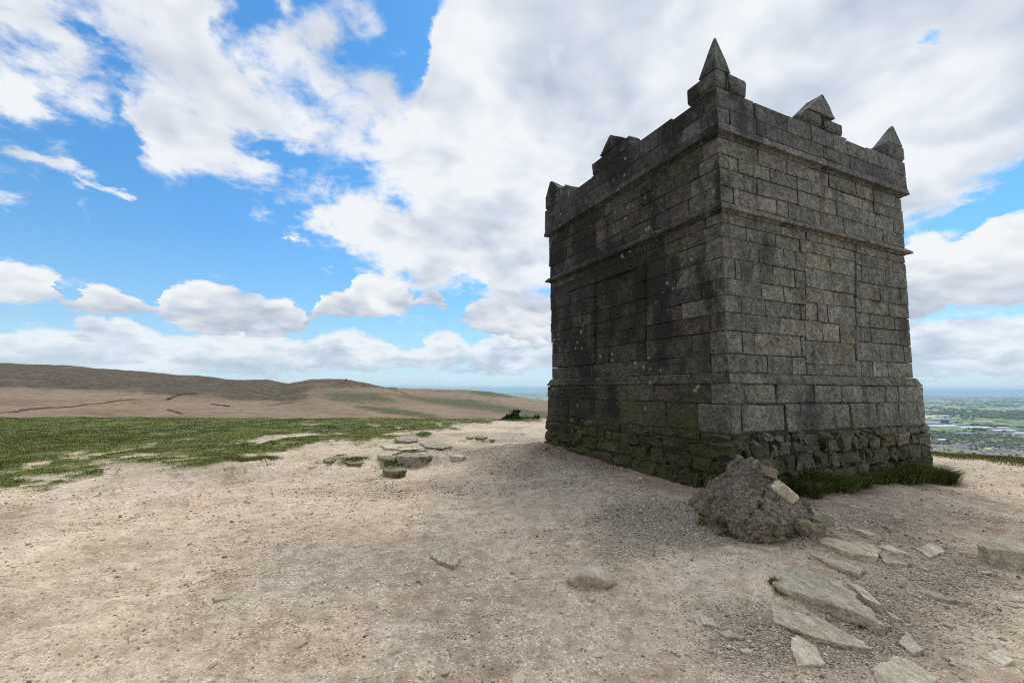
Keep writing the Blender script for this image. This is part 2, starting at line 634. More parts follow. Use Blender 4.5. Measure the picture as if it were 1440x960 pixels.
def H(x, y, fine=True):
    x, y = np.asarray(x, float), np.asarray(y, float)
    z = far_h(x, y)
    r = np.hypot(x, y)
    near = 1 - ss(r, 40, 90)
    tx, ty = w2t(x, y)
    # the mound the tower stands on
    dd = np.hypot(np.maximum(np.abs(tx) - 2.4, 0), np.maximum(np.abs(ty) - 2.4, 0))
    lift = .25 - .07 * np.clip(tx / 2.4, -1.3, 1.3) + .06 * np.clip(ty / 2.4, -1, 1)
    z = z + lift * np.exp(-(dd / 1.9) ** 2) * near
    bk = np.exp(-((x + 2.2 + .1 * (y - 10.5)) / 1.1) ** 2) * ss(y + .25 * fbm(x / .4, y / .4, 2, 19), 9.1, 9.8) * np.exp(-np.maximum(y - 9.8, 0) / 2.5)
    z = z + .16 * bk
    z = z + near * (fbm(x / 2.6, y / 2.6, 3, 1) * .075 + fbm(x / .55, y / .55, 3, 2) * .042 + fbm(x / 1.1, y / 1.1, 3, 29) * .05) * ss(r, .2, 2)
    if fine:
        z = z + near * (fbm(x / .13, y / .13, 3, 4) * .011) * (r < 30)
        turf, _ = masks(x, y)
        z = z + turf * .045 * near
        for (x0, y0), (x1, y1) in zip(LEDGE, LEDGE[1:]):
            ux, uy = x1 - x0, y1 - y0
            L = math.hypot(ux, uy)
            s = ((x - x0) * ux + (y - y0) * uy) / L ** 2
            d = ((x - x0) * -uy + (y - y0) * ux) / L + fbm(x / .2, y / .2, 3, 6) * .12
            w = ss(s, -.15, .1) * (1 - ss(s, .9, 1.15))
            z = z + .15 * w * ss(d, -.04, .05) * np.exp(-np.maximum(d, 0) / .9)
    f = ss(r, 120, 500) * (1 - ss(r, 2500, 5000))
    z = z + f * (fbm(x / 160, y / 160, 5, 11) * 5.0 + fbm(x / 30, y / 30, 4, 12) * 1.8) * np.clip(r / 1000, .2, 1.3) * ss(z, -120, -30)
    return z


TS = np.concatenate([np.geomspace(.5, 40, 500), np.geomspace(40, 60000, 700)[1:]])


def hit(px, py, up=0.0, fine=False):
    """where the line of sight through a pixel meets the ground"""
    d = ray(px, py)
    ts = TS
    for _ in range(3):
        q = CAMP + d * ts[:, None]
        below = np.nonzero(q[:, 2] < H(q[:, 0], q[:, 1], fine) + up)[0]
        k = max(1, below[0]) if len(below) else len(ts) - 1
        ts = np.linspace(ts[k - 1], ts[k], 24)
    return CAMP + d * ts[12]


# ------------------------------------------------------------------ materials
def ground_material():
    m, b = new_mat('ground_surface', .95, .15)
    p = position()
    turf, gravel = attr('turf'), attr('gravel')
    heath, green, plain, tan_m = attr('heath'), attr('green'), attr('plain'), attr('moor')
    n1 = noise(p, .9, 6, .6)
    n2 = noise(p, 7.0, 6, .65)
    n3 = noise(p, 38.0, 5, .7)
    v1 = voro(p, 95.0, out='Color')
    v1r, _g, _b = sep(v1)
    vd = voro(p, 95.0)
    vm, _g2, _b2 = sep(voro(p, 42.0, out='Color'))
    vbig = voro(p, 26.0)
    # bare trodden earth
    earth = ramp(n1, [(.25, (.47, .345, .235)), (.5, (.60, .475, .345)), (.75, (.68, .56, .43))])
    n0 = noise(vop('ADD', p, (40, 11, 3)), .42, 5, .6)
    earth = cscale(earth, remap(n0, .34, .66, .66, 1.22))
    nr_ = noise(vop('ADD', p, (7, 90, 1)), 1.7, 7, .68)
    earth = cmix(sstep(nr_, .55, .68) * .45, earth, (.33, .235, .155))
    earth = cmix(sstep(nr_, .34, .46) * 0, earth, earth)
    earth = cmix(sstep(n0, .50, .62) * .35, earth, (.64, .515, .36))
    earth = cscale(earth, remap(n2, .25, .75, .68, 1.26))
    earth = cmix(sstep(n3, .56, .68) * .45, earth, (.20, .155, .11))
    grit = ramp(v1r, [(0.0, (.14, .108, .076)), (.35, (.33, .268, .195)), (.7, (.48, .40, .30)), (1, (.70, .62, .51))])
    earth = cmix(xclamp(sstep(gravel + (n2 - .5) * .9, .30, .95)) * .72, earth, cscale(grit, .86))
    speck = sstep(v1r, .84, .87) * sstep(n2, .40, .55)
    earth = cmix(speck * .8, earth, (.74, .68, .58))
    dark = (1 - sstep(v1r, .06, .09)) * sstep(n1, .35, .6)
    earth = cmix(dark * .6, earth, (.15, .115, .08))
    earth = cmix(sstep(vm, .93, .95) * sstep(n2, .45, .58) * .35, earth, (.66, .59, .48))
    earth = cmix((1 - sstep(vm, .05, .08)) * .55, earth, (.22, .17, .12))
    earth = cmix(attr('soil') * .75, earth, cscale(cmix(n2, (.17, .105, .07), (.34, .235, .165)), remap(n3, .3, .7, .75, 1.25)))
    # turf
    gn = noise(p, 2.2, 6, .65)
    grass = ramp(gn, [(.25, (.085, .11, .024)), (.5, (.13, .165, .036)), (.68, (.22, .205, .065)), (.82, (.34, .27, .13))])
    grass = cscale(grass, remap(n3, .3, .7, .7, 1.25))
    near_col = cmix(sstep(turf + (n3 - .5) * 1.6 + (n2 - .5) * .8, .30, .72) * .9, earth, grass)
    # moorland
    mp = vop('MULTIPLY', p, (1, 1, 2.0))
    mn = noise(mp, .012, 9, .62)
    mf = noise(mp, .10, 7, .68)
    tanc = ramp(mn, [(.3, (.21, .145, .085)), (.5, (.32, .225, .145)), (.7, (.42, .31, .215))])
    tanc = cscale(tanc, remap(mf, .3, .7, .55, 1.32))
    hea = ramp(mf, [(.3, (.045, .032, .016)), (.5, (.115, .08, .045)), (.68, (.24, .17, .10))])
    gre = ramp(mf, [(.3, (.045, .05, .018)), (.5, (.085, .09, .032)), (.7, (.18, .15, .075))])
    tanc = cscale(tanc, .86)
    hea = cscale(hea, .78)
    fine_m = noise(mp, .45, 5, .7)
    tanc = cmix(sstep(fine_m + (mn - .5) * .6, .56, .68) * .55, tanc, (.10, .075, .045))
    moorc = cmix(sstep(heath + (mn - .5) * 3.2 + (mf - .5) * 2.2, .36, .66), tanc, hea)
    moorc = cmix(sstep(green + (mn - .5) * 2.0 + (mf - .5) * 2.4, .42, .72), moorc, gre)
    col = cmix(tan_m, near_col, moorc)
    # the farmed plain
    pv = vop('MULTIPLY', p, (1, 1, 0))
    pw = vop('ADD', pv, vop('SCALE', noise(pv, .004, 3, .5, color=True), scale=90.0))
    cell = voro(pw, .0042, out='Color')
    c1, c2, c3 = sep(cell)
    fields = ramp(c1, [(0.0, (.045, .06, .03)), (.25, (.07, .105, .035)), (.5, (.11, .16, .05)), (.72, (.15, .19, .06)), (.9, (.28, .26, .09)), (1, (.22, .17, .12))])
    edge = voro(pw, .0042, feature='DISTANCE_TO_EDGE')
    fields = cmix(1 - sstep(edge, .02, .06), fields, (.03, .04, .022))
    wood = sstep(noise(pv, .0011, 6, .6), .50, .56)
    fields = cmix(wood * .9, fields, (.030, .040, .024))
    town = sstep(noise(vop('ADD', pv, (9000, 400, 0)), .0007, 5, .55), .545, .60)
    roofs, _q, _r = sep(voro(pv, .035, out='Color'))
    townc = ramp(roofs, [(0, (.08, .075, .075)), (.5, (.17, .15, .14)), (.85, (.26, .23, .21)), (1, (.6, .6, .6))])
    fields = cmix(town * .8, fields, townc)
    fields = cscale(fields, 2.6)
    col = cmix(plain, col, fields)
    X.put(b.inputs['Base Color'], col)
    hgt = (n3 * .5 + n2 * .35 + (1 - xmin(vd * 1.6, 1.0)) * gravel * .6 + (1 - xmin(vbig * 1.5, 1.0)) * .25) * (1 - tan_m)
    X.put(b.inputs['Normal'], bump(hgt, .85, .035))
    return m


def stone_material(name='weathered_stone', rubble=False):
    m, b = new_mat(name, .92, .2)
    p = position()
    oi = X.tree.nodes.new('ShaderNodeObjectInfo')
    col0 = X(oi.outputs['Color'])
    rnd = X(oi.outputs['Random'])
    off = vec(rnd * 31.0, rnd * 17.0, rnd * 47.0)
    q = vop('ADD', p, off)
    n1 = noise(q, 2.6, 7, .65)
    n2 = noise(q, 14.0, 7, .7)
    n3 = noise(q, 60.0, 4, .7)
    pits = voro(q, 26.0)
    base = cscale(col0, remap(n1, .3, .7, .62, 1.38))
    base = cscale(base, remap(n2, .30, .70, .34, 1.70))
    base = cscale(base, remap(n3, .3, .7, .62, 1.38))
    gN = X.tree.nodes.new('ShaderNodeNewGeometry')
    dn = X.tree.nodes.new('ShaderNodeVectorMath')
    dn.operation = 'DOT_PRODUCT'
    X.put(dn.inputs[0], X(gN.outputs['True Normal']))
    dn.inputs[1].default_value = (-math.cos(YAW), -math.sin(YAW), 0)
    grime_shade = sstep(X(dn.outputs['Value']), .5, .85)          # left-facing side: old soot and algae, with its shade painted in too
    base = cmix((1 - sstep(pits, .06, .20)) * sstep(n1, .42, .55) * .75, base, (.022, .020, .017))  # recess shade put into the colour of the pits, bump reads weak
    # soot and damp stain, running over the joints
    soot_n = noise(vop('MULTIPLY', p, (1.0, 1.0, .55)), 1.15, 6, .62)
    soot = sstep(soot_n + grime_shade * .09, .54, .66)
    base = cscale(base, 1 - grime_shade * .34)  # left-facing stone evenly darkened, shade put into the colour
    tx, ty, tz = sep(p)
    base = cmix(soot * (.55 + grime_shade * .3), base, (.020, .019, .016))
    run_n = noise(vop('MULTIPLY', p, (3.4, 3.4, .5)), 1.0, 4, .6)
    base = cmix(sstep(run_n, .56, .7) * .38, base, (.030, .030, .026))
    # algae on the damp lower stones
    moss_h = remap(tz, .1, 2.2, .42, -.04) + grime_shade * .07
    moss = sstep(noise(p, 2.1, 6, .6) + moss_h, .66, .95)
    base = cmix(moss * .70, base, cmix(n2, (.050, .056, .016), (.135, .135, .045)))
    # lichen flecks
    lf = voro(q, 15.0)
    lich = (1 - sstep(lf, .10, .16)) * sstep(noise(p, 1.7, 4, .6), .56, .66)
    base = cmix(lich * .55, base, (.33, .33, .25))
    lf2 = voro(q, 5.5)
    blot = (1 - sstep(lf2 + (n2 - .5) * .6, .10, .26)) * sstep(noise(p, 1.1, 4, .6), .50, .60) * grime_shade
    base = cmix(blot * .8, base, (.36, .36, .31))
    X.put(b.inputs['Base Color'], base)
    tool = X.tree.nodes.new('ShaderNodeTexWave')
    tool.wave_type = 'BANDS'
    tool.bands_direction = 'DIAGONAL'
    X.put(tool.inputs['Vector'], vop('ADD', q, (0, 0, 0)))
    tool.inputs['Scale'].default_value = 9.0
    tool.inputs['Distortion'].default_value = 9.0
    tool.inputs['Detail'].default_value = 4
    tool.inputs['Detail Scale'].default_value = 2.0
    h = n1 * .6 + n2 * .75 + n3 * .3 + X(tool.outputs['Fac']) * .22 + sstep(pits, .05, .28) * .45
    X.put(b.inputs['Normal'], bump(h, 1.0, .07 if rubble else .055))
    return m


def rock_material(name, c0, c1, c2, rough=.92, scale=1.0, moss=0.0, bumpd=.02, grainy=1.0):
    m, b = new_mat(name, rough, .2)
    tcn = X.tree.nodes.new('ShaderNodeTexCoord')
    oi = X.tree.nodes.new('ShaderNodeObjectInfo')
    rnd = X(oi.outputs['Random'])
    p = vop('ADD', X(tcn.outputs['Object']), vec(rnd * 13, rnd * 7, rnd * 19))
    st = vop('MULTIPLY', p, (4.5, .9, 3))
    n1 = noise(st, 2.2 * scale, 7, .62)
    n2 = noise(vop('MULTIPLY', p, (1.6, .8, 1.4)), 16 * scale, 7, .72)
    n3 = noise(p, 70 * scale, 4, .7)
    col = ramp(n1, [(.28, c0), (.5, c1), (.72, c2)])
    col = cscale(col, remap(n2, .28, .72, .62, 1.42))
    col = cscale(col, remap(n3, .3, .7, .75, 1.25))
    col = cscale(col, remap(rnd, 0, 1, .84, 1.14))
    grain = noise(vop('MULTIPLY', p, (9.0, 1.0, 6.0)), 6.0 * scale, 6, .7)
    col = cscale(col, remap(grain, .3, .7, 1 - .26 * grainy, 1 + .36 * grainy))
    col = cmix(sstep(n2, .60, .72) * .32, col, tuple(v * .35 for v in c0))
    if moss:
        nz = sep(X(X.tree.nodes.new('ShaderNodeNewGeometry').outputs['Position']))[2]
        col = cmix(sstep(noise(p, 3.0, 5, .6), .60 - moss * .25, .72 - moss * .2) * .8, col, cmix(n2, (.03, .045, .010), (.09, .11, .025)))
    X.put(b.inputs['Base Color'], col)
    X.put(b.inputs['Normal'], bump(n1 * .6 + n2 * .7 + n3 * .25 + grain * (.9 * grainy), 1.0, bumpd))
    return m


def conglomerate_material():
    m, b = new_mat('conglomerate', .92, .2)
    p = position()
    n1 = noise(p, 3.5, 6, .6)
    n2 = noise(p, 24, 6, .7)
    pw = vop('ADD', p, vop('SCALE', noise(p, 9.0, 3, .5, color=True), scale=.06))
    v = voro(pw, 34.0)
    vr, _a, _b = sep(voro(pw, 34.0, out='Color'))
    v2 = voro(pw, 13.0)
    peb = ramp(vr, [(0, (.12, .10, .075)), (.45, (.30, .26, .20)), (.8, (.46, .405, .325)), (1, (.75, .69, .60))])
    mat_ = ramp(n1, [(.3, (.11, .09, .06)), (.55, (.26, .215, .155)), (.75, (.40, .34, .26))])
    col = cmix((1 - sstep(v, .25, .5)) * .8, mat_, peb)
    col = cscale(col, remap(n2, .3, .7, .38, 1.5))
    col = cmix(sstep(noise(p, 2.8, 5, .6), .56, .68) * .75, col, cmix(n2, (.035, .045, .012), (.08, .085, .025)))
    X.put(b.inputs['Base Color'], col)
    h = (1 - xmin(v * 1.8, 1.0)) * .8 + n2 * .6 + (1 - xmin(v2 * 1.5, 1.0)) * .7
    X.put(b.inputs['Normal'], bump(h, 1.0, .05))
    return m


def attr_material(name, rough=.9, spec=.2, bumpscale=0, translucent=False):
    m, b = new_mat(name, rough, spec)
    col = attr('col', 'Color')
    if bumpscale:
        p = position()
        n = noise(p, bumpscale, 4, .65)
        col = cscale(col, remap(n, .3, .7, .7, 1.3))
        X.put(b.inputs['Normal'], bump(n, .5, .01))
    X.put(b.inputs['Base Color'], col)
    return m


M_GROUND = ground_material()
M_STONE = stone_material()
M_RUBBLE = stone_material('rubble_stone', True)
M_SLAB = rock_material('slab_stone', (.36, .30, .205), (.53, .46, .34), (.65, .57, .435), bumpd=.020)
M_OUTCROP = rock_material('outcrop_stone', (.20, .165, .115), (.34, .29, .215), (.46, .40, .31), moss=.30, bumpd=.03)
M_MOSSY = rock_material('mossy_stone', (.15, .125, .075), (.27, .23, .15), (.38, .33, .23), moss=.5, bumpd=.03)
M_PEBBLE = rock_material('loose_stone', (.42, .335, .235), (.58, .475, .345), (.68, .58, .44), bumpd=.006)
M_CONG = conglomerate_material()
M_WEDGE = rock_material('path_boulder', (.33, .27, .20), (.42, .355, .265), (.49, .42, .325), scale=.9, bumpd=.008, grainy=.1)
M_ATTR = attr_material('gravel_stone', .9, .25)
M_GRASS = attr_material('grass_blade', .75, .2)
M_FAR = attr_material('far_building', .85, .2)
m, b = new_mat('mortar', .97, .05)
pm = position()
X.put(b.inputs['Base Color'], ramp(noise(pm, 5.0, 6, .65), [(.35, (.035, .030, .025)), (.55, (.075, .062, .05)), (.72, (.20, .15, .11))]))
X.put(b.inputs['Normal'], bump(noise(pm, 30, 5, .7), .8, .02))
M_MORTAR = m

# ------------------------------------------------------------------ ground sheet
def build_ground():
    th = np.concatenate([np.linspace(-66, 66, 760), np.linspace(66, 294, 60)[1:-1]])
    rr = np.concatenate([[.5], np.geomspace(.9, 32, 400), np.geomspace(32, 3500, 170)[1:], np.geomspace(3500, 42000, 60)[1:]])
    T, Rr = np.meshgrid(np.radians(th), rr)
    x, y = Rr * np.sin(T), Rr * np.cos(T)
    z = np.concatenate([H(x[k:k + 40], y[k:k + 40]) for k in range(0, len(rr), 40)])
    V = np.stack([x.ravel(), y.ravel(), z.ravel()], -1)
    nt, nr = len(th), len(rr)
    j, i = np.meshgrid(np.arange(nr - 1), np.arange(nt), indexing='ij')
    i2 = (i + 1) % nt
    F = np.stack([j * nt + i, (j + 1) * nt + i, (j + 1) * nt + i2, j * nt + i2], -1).reshape(-1, 4)[:, ::-1]
    turf, gravel = masks(x, y)
    r = np.hypot(x, y)
    b = brow(np.degrees(np.arctan2(x, y)))
    tx, ty = w2t(x, y)
    dd = np.hypot(np.maximum(np.abs(tx) - 2.45, 0), np.maximum(np.abs(ty) - 2.45, 0))
    soil = np.where(r < 30, ss(np.exp(-(dd / .85) ** 2) + fbm(x / .5, y / .5, 4, 91) * .55, .3, .9), 0)
    moor = ss(r, b * 1.05, b * 1.5)
    turf = np.maximum(turf, ss(r, b * .98, b * 1.08))
    plain = ss(-z, 215, 238) * (r > 900)
    p = project(V).reshape(nr, nt, 2)
    px, py = p[..., 0], p[..., 1]

    def g(cx, cy, wx, wy, sl=0.0):
        return np.exp(-((px - cx) / wx) ** 2 - ((py - cy - sl * (px - cx)) / wy) ** 2)
    hl = np.interp(px, [-200, 0, 100, 200, 270, 330, 390, 440, 500, 560], [545, 545, 549, 553, 560, 565, 562, 548, 546, 548])
    heath = ss(hl - py, -5, 7) * (px < 560) * .95
    heath = np.maximum(heath, g(412, 560, 34, 10) * .8)
    heath = np.maximum(heath, g(680, 551, 120, 3.0, .02) * .5)
    heath = np.maximum(heath, g(250, 560, 60, 3, -.1) * .5)
    green = np.maximum.reduce([g(500, 558, 75, 11, .08), g(560, 579, 70, 5, .13), g(660, 569, 130, 8, .125), g(690, 553, 48, 5, .07),
                               g(755, 583, 50, 7, .05), g(430, 548, 120, 10, 0) * .55])
    front = (y > 5) & (r > 80) & (r < 3200)
    heath = np.where(front, heath, .4)
    green = np.where(front, green, .3)
    o = mesh_np('ground', V, F, M_GROUND, 4, smooth=True, pts=dict(soil=soil.ravel(), turf=turf.ravel(), gravel=gravel.ravel(), moor=moor.ravel(),
                heath=heath.ravel(), green=green.ravel(), plain=plain.ravel()))
    return tag(o, 'trodden stony hilltop ground running down to moor and plain', kind='structure')


build_ground()


# ------------------------------------------------------------------ the tower
TB = 0.1
tower = bpy.data.objects.new('stone_tower', None)
C.objects.link(tower)
tower.location = (TC[0], TC[1], 0)
tower.rotation_euler = (0, 0, YAW)
tag(tower, 'square dark stone tower with pinnacled parapet on the hilltop', 'tower')


def wall_h(z):
    return float(np.interp(z, [1.85, 4.10, 5.2], [2.365, 2.393, 2.41]))


def fpt(face, h, u, z):
    return {'R': (u, -h, z), 'L': (-h, u, z), 'B': (u, h, z), 'E': (h, u, z)}[face]


def usolve(face, h, z, px):
    lo, hi = -2.75, 2.75
    for _ in range(50):
        m = (lo + hi) / 2
        x = project(t2w(np.array(fpt(face, h, m, z))))[0]
        if (x < px) == (face == 'R'): lo = m
        else: hi = m
    return (lo + hi) / 2


def zcorner(y, h=None):
    lo, hi = 0.0, 7.5
    for _ in range(50):
        m = (lo + hi) / 2
        hh = wall_h(m) if h is None else h
        if project(t2w(np.array((-hh, -hh, m))))[1] > y: lo = m
        else: hi = m
    return (lo + hi) / 2


def rayplane(face, h, px, py):
    d = ray(px, py)
    o = CAMP
    ot = np.array([*w2t(o[0], o[1]), o[2]])
    dt = np.array([d[0] * cyw + d[1] * syw, -d[0] * syw + d[1] * cyw, d[2]])
    k = (-h - ot[1]) / dt[1] if face == 'R' else (-h - ot[0]) / dt[0]
    q = ot + dt * k
    return (q[0] if face == 'R' else q[1]), q[2]


def rough_box(b, bev=.009, jit=.004, pull=.4, seed=None, lat=4):
    """a hewn block: box with lattice faces, worn arrises and slightly uneven faces -> verts, quads"""
    x0, x1, y0, y1, z0, z1 = b
    ax = []
    for a0, a1 in ((x0, x1), (y0, y1), (z0, z1)):
        L = a1 - a0
        e = min(bev, L * .25)
        ax.append([a0, a0 + e, a1 - e, a1])
    idx, V, F = {}, [], []

    def vid(i, j, k):
        if (i, j, k) not in idx:
            p = [ax[0][i], ax[1][j], ax[2][k]]
            ext = [t for t, q in enumerate((i, j, k)) if q in (0, 3)]
            c = [(x0 + x1) / 2, (y0 + y1) / 2, (z0 + z1) / 2]
            if len(ext) > 1:
                f = pull * (1 if len(ext) == 2 else 1.25)
                for t in ext:
                    e = ax[t][1] - ax[t][0]
                    p[t] += (e if p[t] < c[t] else -e) * f * random.uniform(.5, 1.5)
            else:
                t = ext[0]
                p[t] += random.uniform(-jit, jit)
            for t in range(3):
                p[t] += random.uniform(-jit, jit) * (.6 if len(ext) == 1 else 1.0)
            idx[(i, j, k)] = len(V)
            V.append(p)
        return idx[(i, j, k)]
    for s in (0, 3):
        for a in range(3):
            for c_ in range(3):
                q = [(s, a, c_), (s, a + 1, c_), (s, a + 1, c_ + 1), (s, a, c_ + 1)]
                F.append([vid(*t) for t in (q if s else q[::-1])])
                q = [(a, s, c_), (a, s, c_ + 1), (a + 1, s, c_ + 1), (a + 1, s, c_)]
                F.append([vid(*t) for t in (q if s else q[::-1])])
                q = [(a, c_, s), (a + 1, c_, s), (a + 1, c_ + 1, s), (a, c_ + 1, s)]
                F.append([vid(*t) for t in (q if s else q[::-1])])
    return np.array(V), F


def block(name, b, color, mat=None, bev=.009, jit=.004, pull=.4, smooth=False, store=None):
    bev *= random.choice([.7, .9, 1, 1.2, 1.7, 2.4])
    jit *= random.uniform(.8, 1.7)
    V, F = rough_box(b, bev, jit, pull)
    if store is not None:
        n = sum(len(v) for v, _ in store)
        store.append((V, [[i + n for i in f] for f in F]))
        return None
    o = mesh_obj(name, V, F, mat or M_STONE, tower, smooth, center=True)
    o.color = (*color, 1)
    return o


G = .0038   # half joint


def fbox(face, h, u0, u1, z0, z1, depth, proud=0.0):
    h2 = h + proud
    if face == 'R': return (u0 + G, u1 - G, -h2, -h + depth, z0 + G, z1 - G)
    if face == 'L': return (-h2, -h + depth, u0 + G, u1 - G, z0 + G, z1 - G)
    if face == 'B': return (u0 + G, u1 - G, h - depth, h2, z0 + G, z1 - G)
    return (h - depth, h2, u0 + G, u1 - G, z0 + G, z1 - G)


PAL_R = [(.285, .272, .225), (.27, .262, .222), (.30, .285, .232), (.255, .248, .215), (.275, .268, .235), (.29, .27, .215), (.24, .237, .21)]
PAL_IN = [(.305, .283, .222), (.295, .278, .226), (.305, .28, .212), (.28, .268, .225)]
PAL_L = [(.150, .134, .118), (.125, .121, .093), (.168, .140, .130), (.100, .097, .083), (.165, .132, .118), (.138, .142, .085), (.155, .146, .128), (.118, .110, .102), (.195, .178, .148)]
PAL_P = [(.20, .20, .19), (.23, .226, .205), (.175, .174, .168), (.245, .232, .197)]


def shade(c, lo=.85, hi=1.17):
    k = random.uniform(lo, hi) * .88
    g_ = sum(c) / 3
    return tuple((v * .8 + g_ * .2) * k * random.uniform(.97, 1.03) for v in c)


def pal(face, extra=None):
    return shade(random.choice(extra or (PAL_L if face == 'L' else PAL_R)))


def rand_joints(u0, u1, lo=.26, hi=.72):
    out, u = [], u0
    while True:
        w = random.uniform(lo, hi)
        if u + w > u1 - lo * .8:
            break
        u += w
        out.append(u)
    return out


# ---- course heights
zw = [zcorner(y) for y in (297.5, 312, 332.3, 360.7, 389.8, 414, 438, 464, 496.5, 523.6)]      # string course down to the plinth
zu = [zcorner(y) for y in (191.5, 214.5, 234, 259, 283.5)]                                      # cornice down to the string course
Z4 = 990, 3.097
# vertical joints read along each course of the face on the right (pixel columns at mid course)
def zx(l, x0, s): return [x0 + v / s for v in l]
RW = [zx(l, 1000, 3.097) for l in ([305], [155, 280, 385], [207, 318, 368], [105, 128, 270, 365], [220, 316], [132, 238, 387], [150, 296, 390], [138, 190, 393], [247, 352])]
RWR = [zx(l, 1000, 3.097) for l in ([785], [705, 790], [685, 760], [735, 825], [705, 775], [690, 800], [668, 697, 800], [735, 840], [705, 770])]
RU = [zx(l, 990, 3.097) for l in ([235, 358, 455, 545, 660, 735, 835], [108, 150, 285, 405, 465, 605, 740], [175, 232, 290, 410, 505, 575, 680, 745, 825], [130, 158, 318, 365, 480, 507, 608, 645, 780])]
LW = [zx(l, 750, 3.31) for l in ([640, 800], [690, 790], [620, 800], [660], [590, 780, 835], [540, 690], [635, 825], [705, 735, 820], [585, 670, 825])]

DOOR_R = (1134.5, 1204.0)
DOOR_L = (836.0, 896.5)
for k in range(9):
    z0, z1 = zw[k + 1], zw[k]
    zm = (z0 + z1) / 2
    h = wall_h(zm)
    # ---- face on the right
    js = sorted(usolve('R', h, zm, p) for p in RW[k])
    d0, d1 = usolve('R', h, zm, DOOR_R[0]), usolve('R', h, zm, DOOR_R[1])
    js = [u for u in js if u < d0 - .05]
    jr = sorted(usolve('R', h, zm, p) for p in RWR[k])
    jd = usolve('R', h, zm, 1211.5)
    jr = [u for u in jr if u > jd + .05 and u < h - .12]
    a = js[0]
    # ---- face on the left (u runs from the shared corner away)
    jl = sorted(usolve('L', h, zm, p) for p in LW[k])
    e0, e1 = usolve('L', h, zm, 908.6), usolve('L', h, zm, DOOR_L[0])
    jl = [u for u in jl if u < e0 - .08]
    if not jl:
        jl = [-h + random.uniform(.3, .5)]
    bq = jl[0]
    cb = (-h, a - G, -h, bq - G, z0 + G, z1 - G)
    block('wall_stone', cb, shade((.255, .245, .21)), jit=.003, bev=.009, pull=.3)
    edges = js + [d0 - .034]
    for u0, u1 in zip(edges, edges[1:]):
        if u1 - u0 > .03:
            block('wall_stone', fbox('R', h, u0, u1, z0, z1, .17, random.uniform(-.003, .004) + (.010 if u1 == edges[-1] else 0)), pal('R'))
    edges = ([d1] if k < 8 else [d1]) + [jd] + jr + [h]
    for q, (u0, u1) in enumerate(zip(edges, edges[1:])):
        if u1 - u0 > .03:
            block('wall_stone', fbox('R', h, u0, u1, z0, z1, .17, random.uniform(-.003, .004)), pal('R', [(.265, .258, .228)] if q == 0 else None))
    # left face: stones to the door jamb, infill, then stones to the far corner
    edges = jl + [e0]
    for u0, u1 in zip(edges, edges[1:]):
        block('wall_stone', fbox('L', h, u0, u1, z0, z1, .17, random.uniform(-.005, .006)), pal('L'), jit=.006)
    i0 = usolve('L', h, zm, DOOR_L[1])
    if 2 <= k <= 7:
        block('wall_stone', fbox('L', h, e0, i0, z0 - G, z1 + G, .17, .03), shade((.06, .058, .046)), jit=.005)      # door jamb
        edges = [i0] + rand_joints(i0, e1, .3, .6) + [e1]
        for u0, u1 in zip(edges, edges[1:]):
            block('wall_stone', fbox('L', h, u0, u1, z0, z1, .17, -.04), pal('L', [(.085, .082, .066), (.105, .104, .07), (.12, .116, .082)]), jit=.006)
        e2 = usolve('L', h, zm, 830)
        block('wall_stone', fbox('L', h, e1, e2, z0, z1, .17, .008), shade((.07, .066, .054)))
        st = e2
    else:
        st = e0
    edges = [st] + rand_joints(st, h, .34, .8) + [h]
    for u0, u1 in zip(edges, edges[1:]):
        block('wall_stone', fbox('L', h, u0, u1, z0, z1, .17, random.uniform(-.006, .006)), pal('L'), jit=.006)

# blocked doorway in the face on the right
hd = wall_h(3)
yrows = [333, 345, 360.6, 382, 408, 428.5, 454, 481, 513, 526]
cut = [[], [1173.7], [1168.7], [1163], [1173.7], [1151, 1165.6], [1158, 1182.5], [1165], []]
for k in range(9):
    z1, z0 = rayplane('R', hd, 1168, yrows[k])[1], rayplane('R', hd, 1168, yrows[k + 1])[1]
    z0 = max(z0, zw[9] + .002) if k < 8 else zw[9] + .001
    zm = (z0 + z1) / 2
    us = [usolve('R', hd, zm, DOOR_R[0])] + [usolve('R', hd, zm, p) for p in cut[k]] + [usolve('R', hd, zm, DOOR_R[1])]
    for u0, u1 in zip(us, us[1:]):
        lint = k in (0, 8)
        block('wall_stone', fbox('R', hd, u0, u1, z0, z1, .15, .0 if lint else -.014), pal('R', [(.26, .255, .23)] if lint else PAL_IN), jit=.003, bev=.009)

# upper stage
for k in range(4):
    z0, z1 = zu[k + 1], zu[k]
    zm = (z0 + z1) / 2
    h = wall_h(zm)
    js = sorted(usolve('R', h, zm, p) for p in RU[k])
    js = [u for u in js if u < h - .1]
    bq = -h + random.uniform(.28, .62)
    block('wall_stone', (-h, js[0] - G, -h, bq - G, z0 + G, z1 - G), shade((.25, .24, .208)), jit=.003, bev=.009, pull=.3)
    edges = js + [h]
    for u0, u1 in zip(edges, edges[1:]):
        block('wall_stone', fbox('R', h, u0, u1, z0, z1, .17, random.uniform(-.007, .009)), pal('R'))
    edges = [bq] + rand_joints(bq, h, .32, .82) + [h]
    for u0, u1 in zip(edges, edges[1:]):
        block('wall_stone', fbox('L', h, u0, u1, z0, z1, .17, random.uniform(-.006, .008)), pal('L'), jit=.006)

